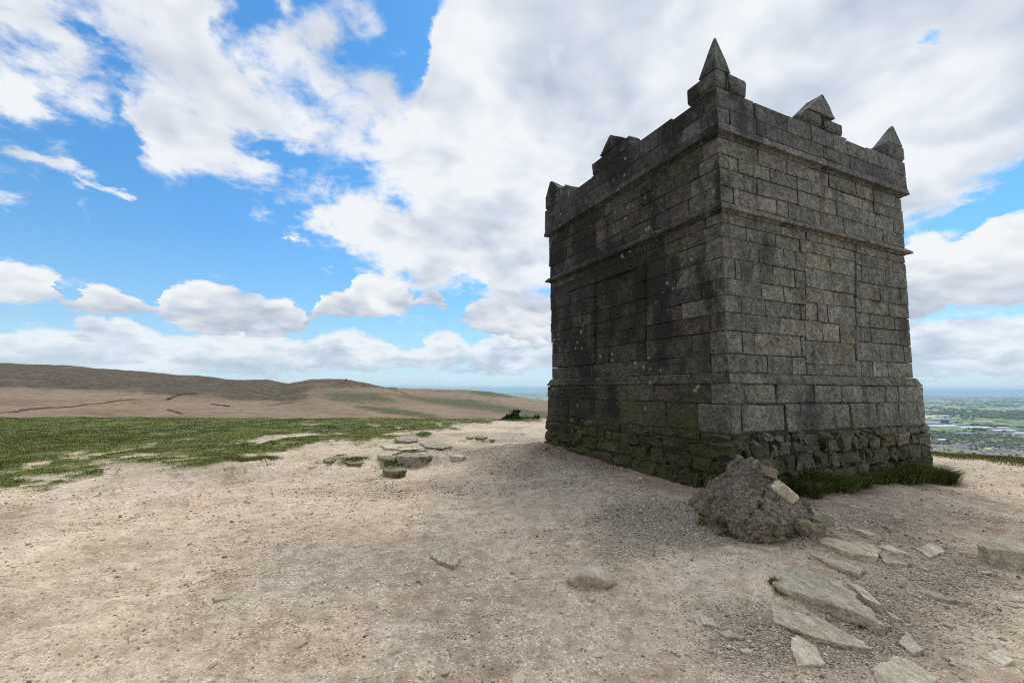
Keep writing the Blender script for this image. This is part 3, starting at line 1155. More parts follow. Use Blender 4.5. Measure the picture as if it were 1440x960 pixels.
# plinth: two courses of large blocks under a sloped weathering
HP = 2.45
ZP = [1.702, 1.425, 1.03]
PR = [zx(l, 960, 3.43) for l in ([300, 455, 635, 765, 870, 978, 1045], [285, 497, 570, 730, 810, 940, 1045])]
PL = [zx(l, 750, 3.84) for l in ([140, 270, 505, 650, 780, 960], [190, 365, 465, 590, 715, 885])]
for k in range(2):
    z1, z0 = ZP[k], ZP[k + 1]
    zm = (z0 + z1) / 2
    jr = sorted(usolve('R', HP, zm, p) for p in PR[k])
    jl = sorted(usolve('L', HP, zm, p) for p in PL[k])
    block('plinth_block', (-HP, jr[0] - G, -HP, jl[0] - G, z0 + G, z1 - G), shade((.21, .203, .172)), bev=.014, jit=.005, pull=.45)
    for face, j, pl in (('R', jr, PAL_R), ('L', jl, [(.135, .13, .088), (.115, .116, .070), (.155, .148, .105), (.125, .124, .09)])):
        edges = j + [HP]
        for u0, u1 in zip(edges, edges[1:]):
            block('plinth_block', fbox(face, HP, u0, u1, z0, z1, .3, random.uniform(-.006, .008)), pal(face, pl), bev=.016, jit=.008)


def moulding(name, face, prof, u0, u1, end0, end1, color, mat=None, store=None):
    """length of moulded stone: prof = [(distance of the face from the centre, z)], mitred at the corners"""
    rows = []
    n = 4
    for t in range(n):
        row = []
        for (d, z) in prof:
            a = -d if end0 else u0 + G * .8
            c = d if end1 else u1 - G * .8
            u = a + (c - a) * t / (n - 1)
            jz = random.uniform(-.005, .005)
            row.append(fpt(face, d + random.uniform(-.005, .005), u, z + jz))
        rows.append(row)
    m_ = len(prof)
    V = [p for r_ in rows for p in r_]
    F = []
    flip = face in ('L', 'B')
    for t in range(n - 1):
        for k in range(m_):
            k2 = (k + 1) % m_
            q = [t * m_ + k, t * m_ + k2, (t + 1) * m_ + k2, (t + 1) * m_ + k]
            F.append(q if not flip else q[::-1])
    c0, c1 = list(range(m_)), [(n - 1) * m_ + k for k in range(m_)]
    F.append(c0[::-1] if not flip else c0)
    F.append(c1 if not flip else c1[::-1])
    if store is not None:
        s = sum(len(v) for v, _ in store)
        store.append((np.array(V), [[i + s for i in f] for f in F]))
        return
    o = mesh_obj(name, V, F, mat or M_STONE, tower, center=True)
    o.color = (*color, 1)
    return o


W0, WS = wall_h(1.86), wall_h(4.15)
PROF_WEATHER = [(W0 - .12, 1.853), (W0 + .004, 1.850), (W0 + .03, 1.832), (HP - .012, 1.738), (HP + .004, 1.722), (HP - .004, 1.704), (W0 - .12, 1.704)]
PROF_STRING = [(WS - .12, zu[4] - .002), (WS + .010, zu[4] - .003), (WS + .060, zu[4] - .050), (WS + .088, zu[4] - .082), (WS + .086, 4.126), (WS + .060, 4.124), (WS + .045, 4.140), (WS + .012, 4.135), (WS - .005, 4.098), (WS - .12, 4.100)]
HQ = 2.482
PROF_CORNICE = [(HQ - .28, 5.358), (HQ, 5.358), (HQ + .018, 5.262), (HQ + .012, 5.246), (HQ - .02, 5.258), (HQ - .05, 5.262), (HQ - .068, 5.235), (HQ - .070, 5.200), (2.33, 5.196)]
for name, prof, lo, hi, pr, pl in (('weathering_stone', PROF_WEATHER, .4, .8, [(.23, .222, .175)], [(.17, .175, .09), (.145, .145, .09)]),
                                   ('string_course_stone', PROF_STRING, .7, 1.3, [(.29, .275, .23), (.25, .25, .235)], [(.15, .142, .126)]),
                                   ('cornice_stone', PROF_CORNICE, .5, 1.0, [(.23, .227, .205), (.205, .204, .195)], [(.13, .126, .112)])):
    for face, pp in (('R', pr), ('L', pl)):
        e = [-2.4] + rand_joints(-2.4, 2.4, lo, hi) + [2.4]
        for q in range(len(e) - 1):
            moulding(name, face, prof, e[q], e[q + 1], q == 0, q == len(e) - 2, pal(face, pp))

# parapet: two running courses, then merlons and pinnacles
ZQ = [5.361, 5.597, 5.901, 6.187]
QR = [zx(l, 990, 3.097) for l in ([113, 228, 270, 410, 520, 635, 790], [222, 365, 467, 530, 565, 625, 712, 760])]
QL = [zx(l, 740, 3.2) for l in ([625, 560, 420, 343, 280, 175, 120], [797, 655, 510, 367, 290, 218, 150])]
TH_P = .30
for k in range(2):
    z0, z1 = ZQ[k], ZQ[k + 1]
    zm = (z0 + z1) / 2
    jr = [u for u in sorted(usolve('R', HQ, zm, p) for p in QR[k]) if u < HQ - .12]
    jl = [u for u in sorted(usolve('L', HQ, zm, p) for p in QL[k]) if u < HQ - .1]
    block('parapet_stone', (-HQ, jr[0] - G, -HQ, jl[0] - G, z0 + G, z1 - G), shade((.215, .213, .20)), bev=.012, jit=.003, pull=.4)
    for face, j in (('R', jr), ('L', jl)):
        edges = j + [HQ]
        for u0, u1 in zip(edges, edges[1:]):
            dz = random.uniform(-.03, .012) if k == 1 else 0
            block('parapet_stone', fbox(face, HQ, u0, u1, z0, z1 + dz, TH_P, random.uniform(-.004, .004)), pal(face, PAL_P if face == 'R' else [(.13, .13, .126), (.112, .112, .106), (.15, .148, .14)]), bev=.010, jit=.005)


def pinnacle(name, base, apex, color, gable=None):
    """pyramid cap (or a gabled one: ridge running through the wall) with blunted tip, worn edges"""
    x0, x1, y0, y1, z0 = base
    V, F = [], []
    n = 5
    for t in range(n):
        s = (0, .31, .63, .83, .92)[t] if not gable else t / (n - 1) * .93
        for (cx, cy) in ((x0, y0), (x1, y0), (x1, y1), (x0, y1)):
            ax_, ay_ = apex[0], apex[1]
            if gable == 'y': ay_ = cy
            if gable == 'x': ax_ = cx
            jx_ = random.uniform(-.006, .006)
            V.append((cx + (ax_ - cx) * s + jx_, cy + (ay_ - cy) * s + random.uniform(-.006, .006), z0 + (apex[2] - z0) * ((0, .34, .70, .92, 1.0)[t] if not gable else t / (n - 1))))
        if t:
            a = (t - 1) * 4
            for k in range(4):
                F.append([a + k, a + (k + 1) % 4, a + 4 + (k + 1) % 4, a + 4 + k])
    F.append([3, 2, 1, 0])
    F.append([len(V) - 4 + k for k in range(4)])
    o = mesh_obj(name, V, F, M_STONE, tower, center=True)
    o.color = (*color, 1)
    return o


def apex_z(x, y, ypx):
    lo, hi = 5.8, 8.0
    for _ in range(40):
        m_ = (lo + hi) / 2
        if project(t2w(np.array((x, y, m_))))[1] > ypx: lo = m_
        else: hi = m_
    return (lo + hi) / 2


z3, z4 = ZQ[2], ZQ[3]
zm = (z3 + z4) / 2
UR = lambda p, z=zm: usolve('R', HQ, z, p)
UL = lambda p, z=zm: usolve('L', HQ, z, p)
GR = (.21, .21, .195)
block('merlon_stone', (-HQ, UR(1024) - G, -HQ, UL(964) - G, z3 + G, z4 - G), shade(GR), bev=.05, jit=.006, pull=.35)
block('merlon_stone', (UR(1024) + G, UR(1050.5), -HQ, -HQ + TH_P, z3 + G, z4 - .02), shade(GR), bev=.03, jit=.005)
ax1, ay1 = UR(1028, z4), UL(981, z4)
xc, yc = (-HQ + ax1) / 2 - .01, (-HQ + ay1) / 2 - .01
pinnacle('pinnacle', (-HQ + .012, ax1, -HQ + .012, ay1, z4 + .004), (xc - .07, yc - .10, apex_z(xc - .07, yc - .10, 54)), shade(GR))
# middle of the face on the right
block('merlon_stone', fbox('R', HQ, UR(1135.3), UR(1158), z3, z4, TH_P), shade(GR), bev=.03, jit=.006)
block('merlon_stone', fbox('R', HQ, UR(1158.6), UR(1188), z3 + .004, z4 - .03, TH_P), shade(GR), bev=.05, jit=.006)
g0, g1 = UR(1138, z4), UR(1175, z4)
ga = UR(1159, 6.4)
pinnacle('gable_stone', (g0, g1, -HQ + .01, -HQ + TH_P - .03, z4 - .015), (ga, -HQ + .12, apex_z(ga, -HQ + .02, 134)), shade(GR), gable='y')
# far end of the face on the right
block('merlon_stone', fbox('R', HQ, UR(1250), HQ, z3, z4, .42), shade(GR), bev=.02, jit=.005)
g0 = UR(1250, z4)
pinnacle('pinnacle', (g0 + .02, HQ - .01, -HQ + .01, -HQ + .28, z4 + .004), (HQ - .07, -HQ + .12, apex_z(HQ - .07, -HQ + .12, 178.5)), shade(GR))
# middle of the face on the left
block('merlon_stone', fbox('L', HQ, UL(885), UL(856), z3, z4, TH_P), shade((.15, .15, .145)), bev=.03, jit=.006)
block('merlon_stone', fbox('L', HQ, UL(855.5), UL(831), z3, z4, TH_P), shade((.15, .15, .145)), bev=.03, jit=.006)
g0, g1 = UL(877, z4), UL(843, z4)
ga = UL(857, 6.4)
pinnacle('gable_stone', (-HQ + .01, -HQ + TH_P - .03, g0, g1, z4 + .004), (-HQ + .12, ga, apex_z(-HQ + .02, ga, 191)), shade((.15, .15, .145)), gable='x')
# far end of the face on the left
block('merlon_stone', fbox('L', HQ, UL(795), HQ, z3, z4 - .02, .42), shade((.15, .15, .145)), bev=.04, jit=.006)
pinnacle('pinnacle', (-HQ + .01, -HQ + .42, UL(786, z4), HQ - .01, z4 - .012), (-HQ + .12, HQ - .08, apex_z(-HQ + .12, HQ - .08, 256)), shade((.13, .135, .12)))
pinnacle('pinnacle', (HQ - .42, HQ - .01, HQ - .42, HQ - .01, z3 + .29), (HQ - .2, HQ - .2, 6.55), shade(GR))

# the two faces turned away, as one mass of blocks
store = []
for face in ('B', 'E'):
    for zs, hf, dep in ((zw, None, .17), (zu, None, .17), ([1.702, 1.425, 1.03], HP, .3), ([5.901, 5.597, 5.361], HQ, TH_P)):
        for z1, z0 in zip(zs, zs[1:]):
            h = hf or wall_h((z0 + z1) / 2)
            u_lo = -h + (dep if True else 0)
            e = [u_lo] + rand_joints(u_lo, h - (dep if face == 'E' else 0), .32, .8) + [h - (dep if face == 'E' else 0)]
            for u0, u1 in zip(e, e[1:]):
                block('x', fbox(face, h, u0, u1, z0, z1, dep), (0, 0, 0), store=store)
    for prof in (PROF_WEATHER, PROF_STRING, PROF_CORNICE):
        moulding('x', face, prof, -2.4, 2.4, True, True, (0, 0, 0), store=store)
    block('x', fbox(face, HQ, -.4, .4, z3, z4, TH_P), (0, 0, 0), store=store)
block('x', (HQ - .42, HQ, HQ - .42, HQ, z3, z3 + .285), (0, 0, 0), store=store)
o = mesh_obj('rear_masonry', np.concatenate([v for v, _ in store]), [f for _, fs in store for f in fs], M_STONE, tower)
o.color = (.17, .165, .15, 1)
o['kind'] = 'stuff'
# mortar core behind the joints
V, F = [], []
tiers = [(2.30, -.3), (2.36, 1.02), (2.36, 1.72), (2.32, 1.80), (2.32, 5.2), (2.36, 5.25), (2.36, 5.40), (2.36, 5.42)]
tiers = [(2.42, -.4), (2.435, 1.03), (2.405, 1.70), (2.26, 1.78), (2.31, 5.2), (2.25, 5.30), (2.25, 5.42)]
for d, z in tiers:
    V += [(-d, -d, z), (d, -d, z), (d, d, z), (-d, d, z)]
for t in range(len(tiers) - 1):
    for k in range(4):
        F.append([t * 4 + k, t * 4 + (k + 1) % 4, t * 4 + 4 + (k + 1) % 4, t * 4 + 4 + k])
F.append([len(V) - 4 + k for k in range(4)])
mesh_obj('mortar_core', V, F, M_MORTAR, tower)
# parapet mortar strips
for face in 'RLBE':
    b_ = fbox(face, HQ - .02, -HQ + .03, HQ - .03, 5.36, 5.87, TH_P - .04)
    V, F = rough_box(b_, .01, 0, .2)
    mesh_obj('mortar_core', V, F, M_MORTAR, tower)

# rubble footing
for face in 'RL':
    row = 0
    z1 = 1.03
    while z1 > -.15:
        hgt = [.13, .20, .23, .26, .26, .3][min(row, 5)]
        z0 = z1 - hgt
        u = -HP + (.0 if face == 'R' else .32)
        first = True
        while u < HP - .02:
            w = random.choice([.16, .24, .3, .38, .48, .6]) * random.uniform(.85, 1.15) * (.85 if face == 'R' else 1.05)
            if u + w > HP - .18:
                w = HP - u + .03
            pr = random.uniform(.0, .06) + .012 * row
            dz0, dz1 = random.uniform(-.045, .02), random.uniform(-.02, .045)
            bb = fbox(face, HP, u - (pr if first else 0), u + w + (pr if u + w > HP else 0), z0 + dz0, z1 + (dz1 if row else -.004), .34, pr)
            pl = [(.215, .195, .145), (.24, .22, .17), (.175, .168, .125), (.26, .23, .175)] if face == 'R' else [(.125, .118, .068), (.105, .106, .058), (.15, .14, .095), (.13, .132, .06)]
            block('rubble_stone', bb, pal(face, pl), M_RUBBLE, bev=.06, jit=.026, pull=.30)
            u += w
            first = False
        z1 = z0
        row += 1


# ------------------------------------------------------------------ rocks
def ico():
    t = (1 + 5 ** .5) / 2
    v = np.array([(-1, t, 0), (1, t, 0), (-1, -t, 0), (1, -t, 0), (0, -1, t), (0, 1, t), (0, -1, -t), (0, 1, -t), (t, 0, -1), (t, 0, 1), (-t, 0, -1), (-t, 0, 1)], float)
    v /= np.linalg.norm(v[0])
    f = np.array([(0, 11, 5), (0, 5, 1), (0, 1, 7), (0, 7, 10), (0, 10, 11), (1, 5, 9), (5, 11, 4), (11, 10, 2), (10, 7, 6), (7, 1, 8),
                  (3, 9, 4), (3, 4, 2), (3, 2, 6), (3, 6, 8), (3, 8, 9), (4, 9, 5), (2, 4, 11), (6, 2, 10), (8, 6, 7), (9, 8, 1)])
    return v, f


def subdiv(v, f):
    v = [tuple(p) for p in v]
    cache, nf = {}, []

    def mid(a, c):
        k = (min(a, c), max(a, c))
        if k not in cache:
            p = (np.array(v[a]) + np.array(v[c])) / 2
            v.append(tuple(p / np.linalg.norm(p)))
            cache[k] = len(v) - 1
        return cache[k]
    for a, c, d in f:
        x_, y_, w_ = mid(a, c), mid(c, d), mid(d, a)
        nf += [(a, x_, w_), (c, y_, x_), (d, w_, y_), (x_, y_, w_)]
    return np.array(v), np.array(nf)


ICO0 = ico()
ICO1 = subdiv(*ICO0)
ICO2 = subdiv(*ICO1)
ICO3 = subdiv(*ICO2)


def lump(v, amp, seed, freq=1.3, planes=5):
    """pebble or boulder from a ball: some planes cut it flat, then noise"""
    rs = np.random.default_rng(seed)
    v = v.copy()
    for _ in range(planes):
        n = rs.normal(size=3)
        n /= np.linalg.norm(n)
        d = rs.uniform(.55, .85)
        k = np.maximum(v @ n - d, 0)
        v -= np.outer(k * .9, n)
    off = rs.uniform(0, 50, 2)
    nz = fbm(v[:, 0] * freq + off[0] + v[:, 2] * .7, v[:, 1] * freq + off[1] - v[:, 2] * .9, 3, seed % 97)
    return v * (1 + nz * amp)[:, None]


def slab_from_px(name, poly, label, thick=.06, raise_=.03, mat=None, group=None, tilt=0.0, sub=4, lip=.0):
    """flat rock: outline on the ground (from pixels), worn rim, real thickness going into the ground"""
    raise_ = raise_ * .58
    pts = np.array([hit(px, py, raise_)[:2] for px, py in poly])
    c = pts.mean(0)
    area = sum(pts[k][0] * pts[(k + 1) % len(pts)][1] - pts[(k + 1) % len(pts)][0] * pts[k][1] for k in range(len(pts)))
    if area < 0:
        pts = pts[::-1]
    out = []
    for k in range(len(pts)):
        a, d = pts[k], pts[(k + 1) % len(pts)]
        n = max(2, int(np.hypot(*(d - a)) / .025))
        for t in range(n):
            out.append(a + (d - a) * t / n)
    out = np.array(out)
    n = len(out)
    seed = int(abs(c[0] * 1000 + c[1] * 377)) % 1000
    ext = np.ptp(out, axis=0).mean()
    wob = fbm(out[:, 0] / .09 + seed, out[:, 1] / .09, 3, seed)[:, None]
    dirs = (out - c) / np.maximum(np.linalg.norm(out - c, axis=1), 1e-3)[:, None]
    wob2 = fbm(out[:, 0] / .03 + seed, out[:, 1] / .03, 2, seed + 1)[:, None]
    out = out + dirs * (wob * min(.05, ext * .075) + wob2 * .012)
    gz = float(np.mean(H(out[:, 0], out[:, 1], False)))
    top = gz + raise_
    slope = np.array([random.uniform(-.02, .02), random.uniform(-.02, .02)]) + np.array([0, tilt])
    rings = []
    for s, dz in ((.94, -thick - .05), (.955, -thick * .7), (.99, -thick * .38), (1.005, -.007), (.985, -.001), (.85, .0), (.65, .0), (.45, .0), (.15, .0)):
        q = c + (out - c) * s
        zz = top + dz + (q - c) @ slope
        lay = fbm(q[:, 0] / .035 + seed, q[:, 1] / .22, 3, seed + 3) * .012 + fbm(q[:, 0] / .25, q[:, 1] / .4 + seed, 2, seed + 5) * .014
        if dz < -.02:
            q = q + dirs * (fbm(out[:, 0] / .05 + dz * 90, out[:, 1] / .05, 2, seed + 9)[:, None] * .02)
            lay = lay * .4
        rings.append(np.column_stack([q, zz + lay]))
    V = np.concatenate(rings + [np.array([[c[0], c[1], top]])])
    F = []
    for r_ in range(len(rings) - 1):
        for k in range(n):
            k2 = (k + 1) % n
            F.append([r_ * n + k, r_ * n + k2, (r_ + 1) * n + k2, (r_ + 1) * n + k])
    for k in range(n):
        F.append([(len(rings) - 1) * n + k, (len(rings) - 1) * n + (k + 1) % n, len(V) - 1])
    o = mesh_obj(name, V, F, mat or M_SLAB, smooth=False, center='base')
    return tag(o, label, 'rock', group)


def z5(l): return [(960 + x / 3.0, 700 + y / 3.0) for x, y in l]
def z4b(l): return [(480 + x / 3.0, 700 + y / 3.0) for x, y in l]


SL = 'bedrock slabs in front of the tower'
for pts, th, up, lab in (
    ([(385, 300), (490, 275), (600, 310), (665, 345), (720, 395), (770, 460), (850, 548), (700, 493), (580, 443), (480, 403), (388, 368)], .09, .085, 'largest pale bedrock slab, pointed at one end, with mossy earth along its edge'),
    ([(370, 432), (450, 465), (560, 500), (660, 560), (760, 600), (800, 635), (650, 612), (540, 583), (440, 540), (378, 515)], .06, .05, 'long pale slab lying parallel just below the largest slab'),
    ([(455, 592), (482, 580), (560, 635), (600, 688), (480, 700)], .05, .035, 'small square-ended slab at the foot of the long pale slab'),
    ([(530, 220), (620, 245), (700, 270), (765, 300), (742, 326), (625, 282)], .06, .045, 'narrow blade-shaped slab between the pebbly boulder and largest slab'),
    ([(575, 168), (612, 150), (700, 180), (800, 200), (832, 225), (822, 258), (700, 235), (600, 197)], .07, .06, 'broad flat slab close to the foot of the pebbly boulder'),
    ([(812, 226), (900, 250), (975, 285), (850, 272)], .04, .03, 'thin slab continuing the broad flat slab beside the boulder'),
    ([(815, 190), (880, 196), (972, 244), (900, 226)], .05, .05, 'slender raised slab just behind the broad flat slab'),
    ([(970, 190), (1050, 185), (1115, 230), (1040, 250)], .04, .022, 'flat half-buried slab facing the long grass tuft'),
    ([(690, 345), (740, 355), (835, 462), (770, 432)], .05, .05, 'broken sliver of rock along the upper edge of largest slab'),
    ([(845, 462), (890, 490), (940, 528), (880, 502)], .03, .02, 'thin rock splinter at the tip of the largest slab'),
    ([(910, 600), (945, 560), (1015, 632), (975, 650)], .06, .05, 'small tilted rock flake with a dark hollow in gravel'),
    ([(800, 722), (890, 660), (960, 680), (1075, 750), (1040, 800), (830, 800)], .05, .03, 'wide pitted slab in the gravel with a ragged edge'),
    ([(960, 350), (1050, 385), (1150, 425), (1210, 446), (1100, 432), (1000, 388)], .04, .022, 'long thin slab sunk in dark gravel'),
    ([(1085, 470), (1130, 480), (1172, 507), (1120, 500)], .03, .018, 'little pale rock fleck in dark gravel below the long thin slab'),
    ([(1310, 408), (1380, 412), (1450, 440), (1360, 432)], .03, .018, 'low rock rib in the gravel below the raised thick slab'),
    ([(160, 202), (240, 200), (282, 226), (218, 234)], .03, .014, 'flat pale stone flush with gravel in front of boulder'),
    ([(350, 190), (386, 190), (412, 216), (352, 223)], .03, .016, 'small wedge-shaped flat stone flush with gravel beside boulder'),
    ([(1258, 662), (1330, 645), (1402, 690), (1340, 702)], .04, .03, 'small cracked slab lying alone in dark gravel'),
    ([(700, 118), (720, 112), (800, 140), (840, 168), (780, 160)], .06, .06, 'dark-edged rock shard sticking up near the grass tuft'),
    ([(150, 562), (200, 556), (262, 592), (190, 588)], .03, .016, 'flat oval stone in the pale grit beside the long slab'),
    ([(60, 482), (130, 500), (152, 545), (90, 530)], .03, .014, 'worn flush stone in pale grit left of long slab'),
):
    slab_from_px('flat_rock', z5(pts), lab, th, up, group=SL)
o = slab_from_px('flat_rock', z5([(1228, 192), (1300, 166), (1440, 182), (1560, 215), (1600, 262), (1440, 236), (1330, 222)]),
                 'raised thick slab overhanging bare earth at the edge of the gravel', .18, .25, group=SL)
slab_from_px('flat_rock', z4b([(375, 232), (430, 210), (506, 250), (478, 287), (402, 258)]), 'split flat slab lying alone on the bare pale path', .06, .055)
slab_from_px('flat_rock', [(298, 838), (318, 832), (334, 832), (322, 840), (302, 844)], 'pale oval flat stone on the bare path near no other rock', .03, .018)
slab_from_px('flat_rock', [(264, 812), (282, 812), (308, 800), (292, 812), (270, 822)], 'ochre flat stone barely showing through the trodden earth', .02, .010)
# the rounded wedge rock in the middle of the path
v, f = ICO3
V = lump(v, .16, 5, 1.2, 4) * np.array([.205, .15, .078])
V[:, 2] += np.where(V[:, 0] > 0, -V[:, 0] * .22, 0)
c = hit(836, 822)
ca, sa = math.cos(.25), math.sin(.25)
V = np.column_stack([V[:, 0] * ca - V[:, 1] * sa, V[:, 0] * sa + V[:, 1] * ca, V[:, 2]]) + c + np.array([0, .06, .035])
tag(mesh_obj('boulder', V, f, M_WEDGE, smooth=True, center='base'), 'rounded wedge-shaped boulder alone in the middle of the path', 'rock')

LOOSE = [(640, 810, 10), (660, 842, 15), (637, 858, 14), (712, 812, 13), (740, 812, 11), (752, 812, 12), (768, 812, 14), (832, 842, 14), (880, 880, 16),
         (555, 915, 22), (608, 858, 9), (700, 732, 14), (775, 760, 10), (735, 703, 8), (676, 728, 8), (622, 708, 8), (840, 768, 14), (770, 778, 12), (800, 742, 12),
         (730, 955, 24), (840, 920, 16), (865, 910, 14), (625, 945, 20), (345, 795, 12), (350, 800, 10), (500, 768, 12), (900, 672, 9), (940, 668, 8), (968, 708, 10), (960, 714, 8),
         (1050, 915, 16), (890, 955, 14), (420, 905, 18), (300, 935, 14), (560, 690, 8), (442, 662, 8), (918, 855, 14), (1345, 705, 10), (1290, 735, 16), (1200, 712, 10),
         (1385, 805, 14), (1240, 770, 14), (1210, 820, 12), (1015, 800, 12), (1050, 830, 14), (1300, 800, 12), (1420, 850, 16), (700, 870, 12), (480, 850, 12), (790, 860, 11)]
PEBM = []
for s in range(6):
    me = bpy.data.meshes.new('loose_stone')
    vv = lump(ICO1[0], .16, 40 + s, 1.4, 9)
    me.from_pydata(vv.tolist(), [], ICO1[1].tolist())
    me.polygons.foreach_set('use_smooth', [s % 2 == 0] * len(me.polygons))
    me.materials.append(M_PEBBLE)
    PEBM.append(me)
MARKS = [(836, 815, 'near the rounded wedge-shaped boulder'), (625, 785, 'near the split flat slab on the bare path'), (318, 838, 'near the pale oval flat stone'), (1060, 760, 'in the grit below the pebbly boulder'),
         (1150, 850, 'around the largest pale slab'), (1220, 712, 'by the rank grass at the tower foot'), (1400, 800, 'near the raised thick slab'), (592, 660, 'below the dark-sided mossy outcrop'), (930, 670, 'under the darker wall of the tower'), (745, 720, 'on gravel between the outcrop and the wedge-shaped boulder')]
for k, (px, py, w) in enumerate(LOOSE):
    q = hit(px, py, 0, True)
    d = np.linalg.norm(q - CAMP)
    s = w * d / F_PX / 2
    o = bpy.data.objects.new('loose_stone', PEBM[k % 6])
    C.objects.link(o)
    o.location = (q[0], q[1], q[2] + s * .0)
    o.scale = (s, s * random.uniform(.55, .9), s * random.uniform(.28, .42))
    o.rotation_euler = (random.uniform(-.2, .2), random.uniform(-.2, .2), random.uniform(0, 6.28))
    near_ = min(MARKS, key=lambda m_: np.hypot(*(hit(m_[0], m_[1])[:2] - q[:2])))
    tag(o, 'small loose stone lying ' + near_[2], 'stone', 'small loose stones scattered over the path')

# ------------------------------------------------------------------ pebbly boulder at the corner of the tower
def build_boulder():
    c = np.array([2.80, 5.22])
    poly = np.array([hit(980, 722)[:2], hit(1005, 752)[:2], hit(1060, 764)[:2], hit(1112, 757)[:2], hit(1142, 742)[:2], (3.42, 5.2), (3.25, 5.75), (2.75, 6.1), (2.15, 5.75)])
    import bmesh
    def at(px, py, d):
        dr = ray(px, py)
        return CAMP + dr * (d / dr[1])
    P3 = [at(1038, 641, 5.72), at(1062, 648, 5.55), at(1086, 666, 5.25), at(1116, 704, 5.0), at(1140, 730, 4.85), at(1022, 668, 5.75), at(1004, 700, 5.35),
          at(1040, 690, 4.95), at(1078, 704, 4.82), at(1052, 730, 4.55), at(1100, 738, 4.58)]
    for q in poly:
        P3.append(np.array([q[0], q[1], -.15]))
        P3.append(np.array([q[0] * .97 + c[0] * .03, q[1] * .97 + c[1] * .03, float(H(q[0], q[1], False)) + .03]))
    bm = bmesh.new()
    for q in P3:
        bm.verts.new(q)
    bmesh.ops.convex_hull(bm, input=bm.verts)
    bmesh.ops.delete(bm, geom=[v_ for v_ in bm.verts if not v_.link_faces], context='VERTS')
    bmesh.ops.triangulate(bm, faces=bm.faces)
    for _ in range(4):
        bmesh.ops.subdivide_edges(bm, edges=[e_ for e_ in bm.edges if e_.calc_length() > .035], cuts=1, use_grid_fill=True)
        bmesh.ops.triangulate(bm, faces=bm.faces)
    bm.normal_update()
    V = np.array([v_.co[:] for v_ in bm.verts])
    N_ = np.array([v_.normal[:] for v_ in bm.verts])
    F = [[v_.index for v_ in f_.verts] for f_ in bm.faces]
    bm.verts.index_update()
    F = [[v_.index for v_ in f_.verts] for f_ in bm.faces]
    bm.free()
    s1, s2 = V[:, 0] + V[:, 2] * .8, V[:, 1] - V[:, 2] * .9
    cr = np.clip(1 - np.abs(fbm(s1 / .22, s2 / .22, 3, 57)) * 5, 0, 1)
    dsp = fbm(s1 / .28, s2 / .28, 3, 51) * .055 + fbm(s1 / .07, s2 / .07, 3, 52) * .036 + fbm(s1 / .025, s2 / .025, 2, 53) * .014 - cr * .04
    V = V + N_ * dsp[:, None]
    root = bpy.data.objects.new('pebbly_boulder', None)
    C.objects.link(root)
    root.location = (c[0], c[1], .1)
    tag(root, 'dark pebbly conglomerate boulder with paler stones leaning on the tower corner', 'boulder')
    V = V - np.array([c[0], c[1], .1])
    mesh_obj('mass', V, F, M_CONG, root, smooth=False)

    # paler stones bedded in it
    for (px, py, d, sc, rot, mt, sd) in ((1102, 694, 5.02, (.16, .075, .10), -.75, M_SLAB, 3), (1083, 664, 5.15, (.085, .07, .07), -.3, M_MOSSY, 4), (1128, 737, 4.72, (.10, .09, .075), -.2, M_MOSSY, 8),
                                     (1158, 733, 4.78, (.10, .08, .06), .3, M_OUTCROP, 9), (1092, 745, 4.62, (.07, .06, .06), .2, M_MOSSY, 10), (1150, 742, 4.62, (.08, .06, .05), 0, M_OUTCROP, 14)):
        dr = ray(px, py)
        q = CAMP + dr * (d / dr[1])
        bx_, bf_ = rough_box((-sc[0], sc[0], -sc[1], sc[1], -sc[2], sc[2]), min(sc) * .55, min(sc) * .16, .45)
        v = bx_ * .85
        ca, sa = math.cos(rot), math.sin(rot)
        v = np.column_stack([v[:, 0], v[:, 1], v[:, 2]])
        v = np.column_stack([v[:, 0] * ca + v[:, 2] * sa * -1, v[:, 1], v[:, 0] * sa + v[:, 2] * ca])
        mesh_obj('embedded_stone', v + q - np.array([c[0], c[1], .1]), bf_, mt, root, center=True)


build_boulder()

